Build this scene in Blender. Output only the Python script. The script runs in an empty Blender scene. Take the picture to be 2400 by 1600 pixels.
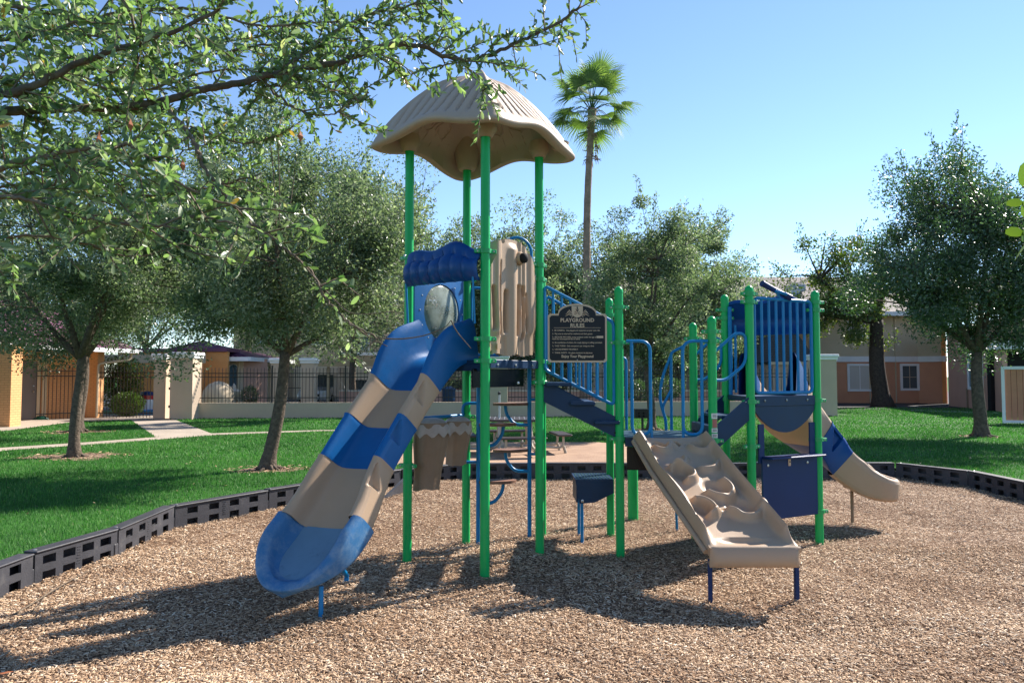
import bpy, math, random
import numpy as np
from mathutils import Vector, Matrix
random.seed(7)
RNG = np.random.default_rng(11)
S = bpy.context.scene
C = S.collection
R = math.radians
# ---------------------------------------------------------------- camera
FPX, EYE = 1720.0, 1.7
PITCH = math.atan(81 / FPX)
cam = bpy.data.cameras.new('camera'); camo = bpy.data.objects.new('camera', cam); C.objects.link(camo)
camo.location = (0, 0, EYE); camo.rotation_euler = (R(90) + PITCH, 0, 0)
cam.sensor_width = 36; cam.lens = 36 * FPX / 2400; cam.clip_end = 2000; cam.clip_start = 0.05
S.camera = camo
# ---------------------------------------------------------------- sky, sun, exposure
SUN_EL, SUN_AZ = R(39), math.atan2(0.79, 0.61)      # azimuth clockwise from +Y (the view) towards +X
w = bpy.data.worlds.new('World'); S.world = w; w.use_nodes = True
nt = w.node_tree; nt.nodes.clear()
sky = nt.nodes.new('ShaderNodeTexSky'); sky.sky_type = 'NISHITA'; sky.sun_disc = False
sky.sun_elevation = SUN_EL; sky.sun_rotation = SUN_AZ; sky.altitude = 0
sky.air_density = 0.8; sky.dust_density = 0.0; sky.ozone_density = 3.0
bg = nt.nodes.new('ShaderNodeBackground'); bg.inputs[1].default_value = 0.103
wo = nt.nodes.new('ShaderNodeOutputWorld')
nt.links.new(sky.outputs[0], bg.inputs[0]); nt.links.new(bg.outputs[0], wo.inputs[0])
sl = bpy.data.lights.new('sun', 'SUN'); sl.energy = 4.9; sl.angle = R(0.53); sl.color = (1.0, 0.93, 0.84)
so = bpy.data.objects.new('sun', sl); C.objects.link(so)
sd = Vector((math.sin(SUN_AZ) * math.cos(SUN_EL), math.cos(SUN_AZ) * math.cos(SUN_EL), math.sin(SUN_EL)))
so.rotation_euler = sd.to_track_quat('Z', 'Y').to_euler(); so.location = (20, 15, 30)
S.view_settings.view_transform = 'Standard'; S.view_settings.look = 'None'
S.view_settings.gamma = 1.0; S.view_settings.exposure = 1.27
try: S.view_settings.use_curve_mapping = False
except Exception: pass
S.cycles.max_bounces = 8; S.cycles.transparent_max_bounces = 12
S.cycles.diffuse_bounces = 4; S.cycles.glossy_bounces = 3; S.cycles.transmission_bounces = 4
# ---------------------------------------------------------------- helpers
LZ = 0.15                                            # the lawn stands this much above the wood chips
def ray(px, py):
    dx = (px - 1200) / FPX; dv = (800 - py) / FPX
    return dx, math.cos(PITCH) - dv * math.sin(PITCH), math.sin(PITCH) + dv * math.cos(PITCH)
def at(px, py, Y):
    dx, dy, dz = ray(px, py); t = Y / dy
    return Vector((dx * t, Y, EYE + dz * t))
def gnd(px, py, z=0.0):
    dx, dy, dz = ray(px, py); t = (z - EYE) / dz
    return Vector((dx * t, dy * t, z))
def V(*a): return Vector(a)
def tag(o, label=None, cat=None, group=None, kind=None):
    if label: o['label'] = label
    if cat: o['category'] = cat
    if group: o['group'] = group
    if kind: o['kind'] = kind
    return o
def thing(name, loc, label, cat, group=None):
    o = bpy.data.objects.new(name, None); o.empty_display_size = 0.2
    C.objects.link(o); o.location = loc
    return tag(o, label, cat, group)
def wloc(o):
    v = Vector((0, 0, 0))
    while o is not None: v += o.location; o = o.parent
    return v
def copy_tree(o, parent=None, off=None):
    c = o.copy(); C.objects.link(c); c.parent = parent
    if off is not None: c.location = o.location + Vector(off)
    for ch in list(o.children): copy_tree(ch, c)
    return c
def finish(me, mat, smooth=True, ang=40):
    if mat is not None: me.materials.append(mat)
    me.polygons.foreach_set('use_smooth', [smooth] * len(me.polygons))
    if smooth:
        try: me.set_sharp_from_angle(angle=R(ang))
        except Exception: pass
    me.update()
class MB:
    def __init__(s): s.v = []; s.f = []
    def add(s, vs, fs):
        n = len(s.v); s.v += [tuple(v) for v in vs]; s.f += [tuple(i + n for i in f) for f in fs]; return s
    def box(s, c, d, rz=0, rot=None, bev=0):
        hx, hy, hz = d[0] / 2, d[1] / 2, d[2] / 2
        M = rot if rot is not None else Matrix.Rotation(rz, 3, 'Z')
        c = Vector(c)
        if bev > 0:
            b = min(bev, hx * .9, hy * .9, hz * .9); P = []; idx = {}
            for sx in (-1, 1):
                for sy in (-1, 1):
                    for sz in (-1, 1):
                        for k in range(3):
                            q = [sx * hx, sy * hy, sz * hz]
                            for j in range(3):
                                if j != k: q[j] -= (sx, sy, sz)[j] * b
                            idx[(sx, sy, sz, k)] = len(P); P.append(c + M @ Vector(q))
            F = []
            for k in range(3):
                a, e = [(1, 2), (0, 2), (0, 1)][k]
                for sg in (-1, 1):
                    q = []
                    for (p1, p2) in ((-1, -1), (1, -1), (1, 1), (-1, 1)):
                        t = [0, 0, 0]; t[k] = sg; t[a] = p1; t[e] = p2; q.append(idx[(*t, k)])
                    F.append(q)
                for p1 in (-1, 1):
                    for p2 in (-1, 1):
                        t0 = [0, 0, 0]; t0[a] = p1; t0[e] = p2; t1 = list(t0); t0[k] = -1; t1[k] = 1
                        F.append([idx[(*t0, a)], idx[(*t1, a)], idx[(*t1, e)], idx[(*t0, e)]])
            for sx in (-1, 1):
                for sy in (-1, 1):
                    for sz in (-1, 1): F.append([idx[(sx, sy, sz, k)] for k in range(3)])
            return s.add(P, F)
        P = [c + M @ Vector((x * hx, y * hy, z * hz)) for z in (-1, 1) for x, y in ((-1, -1), (1, -1), (1, 1), (-1, 1))]
        return s.add(P, [(3, 2, 1, 0), (4, 5, 6, 7), (0, 1, 5, 4), (1, 2, 6, 5), (2, 3, 7, 6), (3, 0, 4, 7)])
    def tube(s, pts, r, n=10, cap=True, flat=1.0):
        pts = [Vector(p) for p in pts]; rs = r if isinstance(r, (list, tuple)) else [r] * len(pts)
        up = None; rings = []
        for i, p in enumerate(pts):
            t = (pts[min(i + 1, len(pts) - 1)] - pts[max(i - 1, 0)]).normalized()
            if up is None:
                up = Vector((0, 0, 1)) if abs(t.z) < .9 else Vector((1, 0, 0))
            a = t.cross(up)
            if a.length < 1e-5: a = t.cross(Vector((0, 1, 0)))
            a.normalize(); up = a.cross(t).normalized()
            rings.append([p + (a * math.cos(q) * flat + up * math.sin(q)) * rs[i] for q in [2 * math.pi * k / n for k in range(n)]])
        P = [q for g in rings for q in g]; F = []
        for i in range(len(pts) - 1):
            for k in range(n):
                a, b = i * n + k, i * n + (k + 1) % n
                F.append((a, b, b + n, a + n))
        if cap: F.append(tuple(range(n - 1, -1, -1))); F.append(tuple((len(pts) - 1) * n + k for k in range(n)))
        return s.add(P, F)
    def lathe(s, c, prof, n=20, axis=None):
        c = Vector(c); M = (axis.to_track_quat('Z', 'Y').to_matrix() if axis is not None else Matrix.Identity(3))
        P = [c + M @ Vector((r * math.cos(2 * math.pi * k / n), r * math.sin(2 * math.pi * k / n), z)) for r, z in prof for k in range(n)]
        F = []
        for i in range(len(prof) - 1):
            for k in range(n):
                a, b = i * n + k, i * n + (k + 1) % n
                F.append((a, b, b + n, a + n))
        if prof[0][0] > 1e-4: F.append(tuple(range(n - 1, -1, -1)))
        if prof[-1][0] > 1e-4: F.append(tuple((len(prof) - 1) * n + k for k in range(n)))
        return s.add(P, F)
    def prism(s, outline, o, u, v, th):
        """outline of (a,b) in the plane (o,u,v), extruded th along u x v"""
        o, u, v = Vector(o), Vector(u).normalized(), Vector(v).normalized(); nrm = u.cross(v)
        n = len(outline)
        P = [o + u * a + v * b for a, b in outline] + [o + u * a + v * b + nrm * th for a, b in outline]
        F = [tuple(range(n - 1, -1, -1)), tuple(range(n, 2 * n))] + [(i, (i + 1) % n, (i + 1) % n + n, i + n) for i in range(n)]
        return s.add(P, F)
    def holed(s, xs, zs, holes, o, u, v, th):
        """slab on the grid lines xs, zs with the cells in holes left out"""
        o, u, v = Vector(o), Vector(u).normalized(), Vector(v).normalized(); nr = u.cross(v)
        nx, nz = len(xs), len(zs)
        P = [o + u * x + v * z + nr * t for t in (0, th) for z in zs for x in xs]
        def id(i, j, k): return k * nx * nz + j * nx + i
        F = []; solid = lambda i, j: 0 <= i < nx - 1 and 0 <= j < nz - 1 and (i, j) not in holes
        for j in range(nz - 1):
            for i in range(nx - 1):
                if not solid(i, j): continue
                F.append((id(i, j, 0), id(i, j + 1, 0), id(i + 1, j + 1, 0), id(i + 1, j, 0)))
                F.append((id(i, j, 1), id(i + 1, j, 1), id(i + 1, j + 1, 1), id(i, j + 1, 1)))
                if not solid(i - 1, j): F.append((id(i, j, 0), id(i, j, 1), id(i, j + 1, 1), id(i, j + 1, 0)))
                if not solid(i + 1, j): F.append((id(i + 1, j, 0), id(i + 1, j + 1, 0), id(i + 1, j + 1, 1), id(i + 1, j, 1)))
                if not solid(i, j - 1): F.append((id(i, j, 0), id(i + 1, j, 0), id(i + 1, j, 1), id(i, j, 1)))
                if not solid(i, j + 1): F.append((id(i, j + 1, 0), id(i, j + 1, 1), id(i + 1, j + 1, 1), id(i + 1, j + 1, 0)))
        return s.add(P, F)
    def grid(s, G, closeu=False, closev=False):
        nu, nv = len(G), len(G[0]); P = [q for row in G for q in row]; F = []
        for i in range(nu if closeu else nu - 1):
            for j in range(nv if closev else nv - 1):
                a, b, c_, d = i * nv + j, ((i + 1) % nu) * nv + j, ((i + 1) % nu) * nv + (j + 1) % nv, i * nv + (j + 1) % nv
                F.append((a, b, c_, d))
        return s.add(P, F)
    def build(s, name, mat, parent=None, smooth=True, ang=40, flip=False):
        off = wloc(parent) if parent is not None else Vector((0, 0, 0))
        me = bpy.data.meshes.new(name)
        me.from_pydata([(x - off.x, y - off.y, z - off.z) for x, y, z in s.v], [], [f[::-1] for f in s.f] if flip else s.f)
        finish(me, mat, smooth, ang)
        o = bpy.data.objects.new(name, me); C.objects.link(o); o.parent = parent
        return o
def relief(mb, W, Hh, nx, ny, inside, height, place, back=0.0):
    """plate in local (a,b): front at height(a,b), back at `back`; place(a,b,h) -> world"""
    A = np.linspace(0, W, nx); B = np.linspace(0, Hh, ny)
    ok = [[inside((A[i] + A[i + 1]) / 2, (B[j] + B[j + 1]) / 2) for j in range(ny - 1)] for i in range(nx - 1)]
    base = len(mb.v); P = []
    for i in range(nx):
        for j in range(ny): P.append(tuple(place(A[i], B[j], height(A[i], B[j]))))
    for i in range(nx):
        for j in range(ny): P.append(tuple(place(A[i], B[j], back)))
    mb.v += P; n = nx * ny
    I = lambda i, j, k: base + k * n + i * ny + j
    s = lambda i, j: 0 <= i < nx - 1 and 0 <= j < ny - 1 and ok[i][j]
    for i in range(nx - 1):
        for j in range(ny - 1):
            if not ok[i][j]: continue
            mb.f.append((I(i, j, 0), I(i + 1, j, 0), I(i + 1, j + 1, 0), I(i, j + 1, 0)))
            mb.f.append((I(i, j, 1), I(i, j + 1, 1), I(i + 1, j + 1, 1), I(i + 1, j, 1)))
            if not s(i - 1, j): mb.f.append((I(i, j, 0), I(i, j + 1, 0), I(i, j + 1, 1), I(i, j, 1)))
            if not s(i + 1, j): mb.f.append((I(i + 1, j, 0), I(i + 1, j, 1), I(i + 1, j + 1, 1), I(i + 1, j + 1, 0)))
            if not s(i, j - 1): mb.f.append((I(i, j, 0), I(i, j, 1), I(i + 1, j, 1), I(i + 1, j, 0)))
            if not s(i, j + 1): mb.f.append((I(i, j + 1, 0), I(i + 1, j + 1, 0), I(i + 1, j + 1, 1), I(i, j + 1, 1)))
def np_mesh(name, verts, faces, mat, parent=None, tint=None, smooth=False):
    """verts (n,3), faces (m,k) all of one size, tint (n,) stored as point attribute"""
    off = wloc(parent) if parent is not None else Vector((0, 0, 0))
    me = bpy.data.meshes.new(name); verts = np.asarray(verts, np.float32) - np.array(off, np.float32)
    faces = np.asarray(faces, np.int32); k = faces.shape[1]
    me.vertices.add(len(verts)); me.vertices.foreach_set('co', verts.ravel())
    me.loops.add(faces.size); me.loops.foreach_set('vertex_index', faces.ravel())
    me.polygons.add(len(faces)); me.polygons.foreach_set('loop_start', np.arange(0, faces.size, k, dtype=np.int32))
    if smooth: me.polygons.foreach_set('use_smooth', np.ones(len(faces), bool))
    if tint is not None:
        at_ = me.attributes.new('tint', 'FLOAT', 'POINT'); at_.data.foreach_set('value', np.asarray(tint, np.float32))
    me.materials.append(mat); me.update(calc_edges=True); me.validate()
    o = bpy.data.objects.new(name, me); C.objects.link(o); o.parent = parent
    return o
def frames(d, roll):
    """orthonormal frames: x along d (n,3), rolled by roll"""
    d = d / np.linalg.norm(d, axis=1, keepdims=True)
    ref = np.tile(np.array([0, 0, 1.0]), (len(d), 1)); ref[np.abs(d[:, 2]) > .95] = (1, 0, 0)
    y = np.cross(ref, d); y /= np.linalg.norm(y, axis=1, keepdims=True); z = np.cross(d, y)
    c, s_ = np.cos(roll)[:, None], np.sin(roll)[:, None]
    return d, y * c + z * s_, z * c - y * s_
def scatter(tv, tf, pos, d, roll, size, wid=None):
    """template verts tv (k,3), x along d"""
    X, Y, Z = frames(d, roll); n = len(pos); tv = np.asarray(tv); k = len(tv)
    wid = size if wid is None else wid
    P = pos[:, None, :] + tv[None, :, 0, None] * X[:, None, :] * size[:, None, None] \
        + tv[None, :, 1, None] * Y[:, None, :] * wid[:, None, None] + tv[None, :, 2, None] * Z[:, None, :] * wid[:, None, None]
    F = np.asarray(tf)[None] + (np.arange(n) * k)[:, None, None]
    return P.reshape(-1, 3), F.reshape(-1, len(tf[0]))
# ---------------------------------------------------------------- materials
def mat(name, col, rough=.5, spec=.5, metal=0, var=.0, vscale=3, bump=0, bscale=40, coat=0, col2=None, trans=0, wear=None):
    m = bpy.data.materials.new(name); m.use_nodes = True; n = m.node_tree; L = n.links
    b = n.nodes['Principled BSDF']; b.inputs['Roughness'].default_value = rough; b.inputs['Metallic'].default_value = metal
    b.inputs['Specular IOR Level'].default_value = spec; b.inputs['Base Color'].default_value = (*col, 1)
    if coat: b.inputs['Coat Weight'].default_value = coat; b.inputs['Coat Roughness'].default_value = .15
    tc = n.nodes.new('ShaderNodeTexCoord')
    if var or col2:
        ns = n.nodes.new('ShaderNodeTexNoise'); ns.inputs['Scale'].default_value = vscale; ns.inputs['Detail'].default_value = 7
        ns.inputs['Roughness'].default_value = .65
        L.new(tc.outputs['Object'], ns.inputs['Vector'])
        rp = n.nodes.new('ShaderNodeValToRGB'); rp.color_ramp.elements[0].position = .32; rp.color_ramp.elements[1].position = .68
        c2 = col2 or tuple(c * (1 - var) for c in col)
        rp.color_ramp.elements[0].color = (*c2, 1); rp.color_ramp.elements[1].color = (*[min(1, c * (1 + var)) for c in col], 1)
        L.new(ns.outputs['Fac'], rp.inputs['Fac']); L.new(rp.outputs['Color'], b.inputs['Base Color'])
    if wear:
        src = b.inputs['Base Color'].links[0].from_socket if b.inputs['Base Color'].links else None
        n3 = n.nodes.new('ShaderNodeTexNoise'); n3.inputs['Scale'].default_value = wear[1]; n3.inputs['Detail'].default_value = 10
        n3.inputs['Roughness'].default_value = .75; n3.inputs['Distortion'].default_value = .25
        L.new(tc.outputs['Object'], n3.inputs['Vector'])
        r3 = n.nodes.new('ShaderNodeValToRGB'); r3.color_ramp.elements[0].position = wear[2]; r3.color_ramp.elements[1].position = wear[2] + .2
        r3.color_ramp.elements[0].color = (0, 0, 0, 1); r3.color_ramp.elements[1].color = (wear[3],) * 3 + (1,)
        L.new(n3.outputs['Fac'], r3.inputs['Fac'])
        mx = n.nodes.new('ShaderNodeMix'); mx.data_type = 'RGBA'; L.new(r3.outputs['Color'], mx.inputs[0])
        if src: L.new(src, mx.inputs[6])
        else: mx.inputs[6].default_value = (*col, 1)
        mx.inputs[7].default_value = (*wear[0], 1); L.new(mx.outputs[2], b.inputs['Base Color'])
        rr = n.nodes.new('ShaderNodeMath'); rr.operation = 'MULTIPLY_ADD'; L.new(n3.outputs['Fac'], rr.inputs[0])
        rr.inputs[1].default_value = .5; rr.inputs[2].default_value = rough - .22; L.new(rr.outputs[0], b.inputs['Roughness'])
    if bump:
        nb = n.nodes.new('ShaderNodeTexNoise'); nb.inputs['Scale'].default_value = bscale; nb.inputs['Detail'].default_value = 6
        L.new(tc.outputs['Object'], nb.inputs['Vector'])
        bp = n.nodes.new('ShaderNodeBump'); bp.inputs['Strength'].default_value = bump; bp.inputs['Distance'].default_value = .02
        L.new(nb.outputs['Fac'], bp.inputs['Height']); L.new(bp.outputs['Normal'], b.inputs['Normal'])
    return m
def tint_mat(name, stops, rough=.5, spec=.4, transl=0, tcol=None, patch=None):
    m = bpy.data.materials.new(name); m.use_nodes = True; n = m.node_tree; L = n.links
    b = n.nodes['Principled BSDF']; b.inputs['Roughness'].default_value = rough; b.inputs['Specular IOR Level'].default_value = spec
    a = n.nodes.new('ShaderNodeAttribute'); a.attribute_name = 'tint'
    rp = n.nodes.new('ShaderNodeValToRGB'); e = rp.color_ramp.elements
    while len(e) < len(stops): e.new(.5)
    for i, (p, c) in enumerate(stops): e[i].position = p; e[i].color = (*c, 1)
    L.new(a.outputs['Fac'], rp.inputs['Fac']); col = rp.outputs['Color']
    if patch:
        tc = n.nodes.new('ShaderNodeTexCoord'); ns = n.nodes.new('ShaderNodeTexNoise'); ns.inputs['Scale'].default_value = patch[1]; ns.inputs['Detail'].default_value = 4
        L.new(tc.outputs['Object'], ns.inputs['Vector'])
        r2 = n.nodes.new('ShaderNodeValToRGB'); r2.color_ramp.elements[0].position = .35; r2.color_ramp.elements[1].position = .65
        r2.color_ramp.elements[0].color = (*patch[0], 1); r2.color_ramp.elements[1].color = (1, 1, 1, 1)
        L.new(ns.outputs['Fac'], r2.inputs['Fac'])
        mx = n.nodes.new('ShaderNodeMix'); mx.data_type = 'RGBA'; mx.blend_type = 'MULTIPLY'; mx.inputs[0].default_value = 1
        L.new(col, mx.inputs[6]); L.new(r2.outputs['Color'], mx.inputs[7]); col = mx.outputs[2]
    L.new(col, b.inputs['Base Color'])
    if transl:
        t = n.nodes.new('ShaderNodeBsdfTranslucent'); mix = n.nodes.new('ShaderNodeMixShader'); mix.inputs[0].default_value = transl
        tm = n.nodes.new('ShaderNodeMix'); tm.data_type = 'RGBA'; tm.blend_type = 'MULTIPLY'; tm.inputs[0].default_value = 1
        L.new(col, tm.inputs[6]); tm.inputs[7].default_value = (*(tcol or (1.5, 1.8, .5)), 1); L.new(tm.outputs[2], t.inputs['Color'])
        L.new(b.outputs[0], mix.inputs[1]); L.new(t.outputs[0], mix.inputs[2])
        L.new(mix.outputs[0], n.nodes['Material Output'].inputs['Surface'])
    return m
def brick_mat(name, c1, c2, mortar, scale=1.0, rows=.075, width=.22, bump=.6):
    m = bpy.data.materials.new(name); m.use_nodes = True; n = m.node_tree; L = n.links
    b = n.nodes['Principled BSDF']; b.inputs['Roughness'].default_value = .8
    tc = n.nodes.new('ShaderNodeTexCoord'); sp = n.nodes.new('ShaderNodeSeparateXYZ'); L.new(tc.outputs['Object'], sp.inputs[0])
    ad = n.nodes.new('ShaderNodeMath'); ad.operation = 'ADD'; L.new(sp.outputs[0], ad.inputs[0]); L.new(sp.outputs[1], ad.inputs[1])
    cb = n.nodes.new('ShaderNodeCombineXYZ'); L.new(ad.outputs[0], cb.inputs[0]); L.new(sp.outputs[2], cb.inputs[1])
    br = n.nodes.new('ShaderNodeTexBrick'); br.inputs['Scale'].default_value = 1; br.inputs['Brick Width'].default_value = width
    br.inputs['Row Height'].default_value = rows; br.inputs['Mortar Size'].default_value = .008
    br.inputs['Color1'].default_value = (*c1, 1); br.inputs['Color2'].default_value = (*c2, 1); br.inputs['Mortar'].default_value = (*mortar, 1)
    L.new(cb.outputs[0], br.inputs['Vector']); L.new(br.outputs['Color'], b.inputs['Base Color'])
    bp = n.nodes.new('ShaderNodeBump'); bp.inputs['Strength'].default_value = bump; bp.inputs['Distance'].default_value = .01; bp.invert = True
    L.new(br.outputs['Fac'], bp.inputs['Height']); L.new(bp.outputs['Normal'], b.inputs['Normal'])
    return m
M = {}
M['blue'] = mat('blue_plastic', (.003, .095, .29), .36, .3, var=.12, vscale=2, bump=.04, bscale=90, wear=((.05, .18, .42), 6, .6, .3))
M['bluetoe'] = mat('worn_blue_plastic', (.035, .14, .30), .42, .35, var=.12, vscale=3, bump=.04, bscale=90, wear=((.20, .28, .36), 9, .45, .6))
M['toefloor'] = mat('scuffed_blue_plastic', (.12, .22, .32), .4, .35, var=.1, vscale=3, bump=.04, bscale=90, wear=((.05, .08, .12), 11, .56, .55))
M['deepblue'] = mat('deep_blue_plastic', (.003, .055, .22), .38, .3, var=.12, vscale=2, bump=.04, bscale=90)
M['tan'] = mat('tan_plastic', (.385, .27, .178), .42, .38, var=.05, vscale=2, bump=.05, bscale=120, wear=((.30, .21, .13), 5, .60, .35))
M['roof'] = mat('roof_plastic', (.375, .28, .205), .5, .32, var=.05, vscale=2, bump=.05, bscale=90, wear=((.16, .12, .08), 4, .62, .55))
M['green'] = mat('green_post_paint', (.002, .38, .09), .32, .35, var=.04, vscale=6, bump=.03, bscale=60, wear=((.01, .22, .10), 9, .60, .4))
M['clamp'] = mat('green_clamp_paint', (.008, .33, .09), .4, .5, var=.1, vscale=20)
M['rail'] = mat('blue_rail_paint', (.002, .17, .40), .35, .3, var=.06, vscale=8)
M['navy'] = mat('navy_coated_steel', (.006, .030, .08), .42, .28, var=.15, vscale=4, wear=((.05, .08, .13), 8, .6, .4))
M['navyboard'] = mat('navy_panel', (.006, .027, .105), .45, .25, var=.08, vscale=3, bump=.08, bscale=150)
M['black'] = mat('black_panel', (.006, .006, .009), .25, .3)
M['bolt'] = mat('bolt_steel', (.45, .45, .45), .35, .5, metal=.8)
M['stump'] = mat('brown_plastic', (.25, .165, .105), .48, .4, var=.12, vscale=4, bump=.2, bscale=40)
M['stumpcap'] = mat('grey_brown_plastic', (.42, .35, .30), .5, .4, var=.15, vscale=8)
M['step'] = mat('step_rubber', (.20, .10, .065), .6, .4, var=.25, vscale=8)
M['border'] = mat('black_border_plastic', (.045, .045, .052), .5, .3, var=.2, vscale=3, bump=.15, bscale=60, wear=((.14, .13, .12), 6, .56, .5))
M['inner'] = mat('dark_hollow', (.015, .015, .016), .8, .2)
M['signblack'] = mat('sign_black', (.006, .007, .013), .3, .2)
M['signtan'] = mat('sign_tan', (.52, .41, .30), .6, .2)
M['white'] = mat('white_paint', (.80, .80, .80), .5, .4, var=.06, vscale=2)
M['sticker'] = mat('sticker_paper', (.65, .65, .62), .5, .4)
M['stickerred'] = mat('sticker_print', (.35, .12, .10), .5, .4)
M['bark'] = mat('grey_bark', (.15, .115, .085), .9, .2, col2=(.055, .042, .034), vscale=14, bump=1.0, bscale=26)
M['bark2'] = mat('dark_bark', (.075, .058, .045), .9, .2, col2=(.03, .025, .02), vscale=10, bump=1.0, bscale=14)
M['twig'] = mat('twig_bark', (.20, .155, .11), .85, .2, col2=(.10, .075, .055), vscale=25, bump=.5, bscale=60)
M['palmbark'] = mat('palm_bark', (.34, .235, .18), .9, .2, col2=(.18, .125, .095), vscale=4, bump=1.0, bscale=9)
M['conc'] = mat('concrete', (.42, .35, .28), .85, .3, col2=(.30, .25, .20), vscale=1.5, bump=.3, bscale=30)
M['concgrey'] = mat('grey_concrete', (.36, .34, .31), .85, .3, col2=(.26, .24, .22), vscale=1.5, bump=.3, bscale=30)
M['dirt'] = mat('bare_dirt', (.26, .18, .125), .95, .2, col2=(.14, .095, .07), vscale=6, bump=.8, bscale=30)
M['stucco'] = mat('beige_stucco', (.52, .41, .31), .9, .2, var=.06, vscale=1, bump=.35, bscale=50)
M['stuccolight'] = mat('light_stucco', (.60, .50, .38), .9, .2, var=.05, vscale=1, bump=.3, bscale=50)
M['iron'] = mat('black_iron', (.012, .012, .013), .45, .5)
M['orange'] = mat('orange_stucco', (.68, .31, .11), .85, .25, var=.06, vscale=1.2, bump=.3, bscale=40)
M['orangebrick'] = brick_mat('orange_painted_brick', (.70, .36, .15), (.66, .33, .14), (.50, .24, .10))
M['terra'] = mat('terracotta_stucco', (.60, .285, .17), .9, .2, var=.07, vscale=.8, bump=.4, bscale=30)
M['pinkbrown'] = mat('pinkish_brown_stucco', (.52, .30, .225), .9, .2, var=.07, vscale=.8, bump=.4, bscale=30)
M['beigewall'] = mat('khaki_stucco', (.56, .46, .32), .9, .2, var=.07, vscale=.8, bump=.3, bscale=30)
M['purple'] = mat('purple_roof_tile', (.13, .04, .085), .5, .4, var=.2, vscale=3)
M['shingle'] = brick_mat('grey_shingles', (.20, .165, .15), (.15, .125, .115), (.09, .075, .07), rows=.14, width=.32, bump=.5)
M['darkshingle'] = brick_mat('dark_shingles', (.06, .065, .075), (.05, .055, .065), (.03, .03, .035), rows=.14, width=.32, bump=.5)
M['glass'] = mat('window_glass', (.10, .12, .13), .08, .6)
M['bluewin'] = mat('blue_glass', (.12, .22, .28), .1, .6)
M['blind'] = mat('window_blind', (.55, .52, .47), .6, .3)
M['doorgrey'] = mat('grey_door', (.13, .115, .11), .5, .4)
M['beam'] = mat('beam_cream', (.55, .44, .30), .7, .3)
M['cedar'] = mat('salmon_cedar_board', (.55, .25, .15), .8, .25, var=.08, vscale=2, bump=.3, bscale=20)
M['galv'] = mat('galvanised_steel', (.40, .42, .44), .4, .5, metal=.6)
M['asphalt'] = mat('asphalt', (.06, .06, .06), .9, .2, var=.2, vscale=2)
M['mesh'] = mat('dark_table_coating', (.045, .035, .035), .4, .5)
M['frame'] = mat('table_frame_paint', (.42, .36, .28), .5, .4, var=.2, vscale=6)
M['plasblue'] = mat('bright_blue_plastic', (.05, .22, .50), .4, .5)
M['red'] = mat('red_paint', (.50, .02, .03), .3, .5, coat=.6)
M['carwhite'] = mat('white_car_paint', (.65, .66, .68), .25, .5, coat=.7)
M['cardark'] = mat('dark_car_paint', (.05, .06, .08), .25, .5, coat=.7)
M['tyre'] = mat('tyre_rubber', (.02, .02, .02), .8, .2)
M['hose'] = mat('green_hose', (.01, .10, .06), .45, .4)
M['dryleaf'] = mat('dry_leaf', (.30, .10, .04), .7, .3, var=.2, vscale=30)
# leaves: tint 0..1 picks the leaf colour
M['oakleaf'] = tint_mat('live_oak_leaf', [(0, (.035, .075, .022)), (.45, (.075, .135, .045)), (.8, (.15, .20, .095)), (1, (.25, .28, .16))], .42, .45, .28, (1.1, 1.7, .45))
M['greyleaf'] = tint_mat('grey_green_leaf', [(0, (.06, .095, .05)), (.45, (.16, .20, .125)), (.8, (.30, .33, .235)), (1, (.46, .46, .36))], .42, .42, .52, (1.0, 1.2, .7))
M['darkleaf'] = tint_mat('dark_oak_leaf', [(0, (.035, .065, .04)), (.5, (.08, .12, .075)), (.85, (.16, .20, .13)), (1, (.28, .30, .21))], .36, .6, .35, (1.0, 1.5, .5))
M['gumleaf'] = tint_mat('sweetgum_leaf', [(0, (.05, .085, .025)), (.6, (.11, .15, .05)), (.9, (.22, .22, .08)), (1, (.35, .22, .09))], .5, .4, .3, (1.3, 1.6, .4))
M['nearleaf'] = tint_mat('near_oak_leaf', [(0, (.06, .11, .045)), (.3, (.13, .19, .085)), (.65, (.24, .30, .16)), (.93, (.46, .48, .36)), (1, (.45, .25, .07))], .36, .6, .5, (1.0, 1.3, .6))
M['palmleaf'] = tint_mat('palm_leaf', [(0, (.08, .13, .07)), (.6, (.17, .22, .12)), (1, (.30, .32, .20))], .6, .2, .4, (1.1, 1.5, .35))
M['shrubleaf'] = tint_mat('shrub_leaf', [(0, (.05, .09, .02)), (1, (.16, .22, .06))], .45, .4, .3, (1.2, 1.6, .4))
M['grassblade'] = tint_mat('grass_blade', [(0, (.034, .11, .028)), (.5, (.078, .215, .050)), (.85, (.15, .30, .08)), (1, (.30, .34, .16))], .6, .25, .3, (1.0, 1.6, .6), patch=((.62, .70, .62), .5))
M['chips'] = tint_mat('wood_chip', [(0, (.10, .06, .038)), (.18, (.25, .155, .095)), (.45, (.46, .31, .19)), (.75, (.64, .47, .315)), (1, (.84, .73, .57))], .8, .25, 0, patch=((.72, .66, .62), .9))
M['mulch'] = mat('mulch_bed', (.24, .145, .09), .95, .2, col2=(.09, .055, .035), vscale=40, bump=1.0, bscale=55)
M['lawn'] = mat('lawn_soil_and_turf', (.035, .125, .016), .9, .2, col2=(.024, .085, .012), vscale=1.2, bump=1.0, bscale=45)
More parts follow.
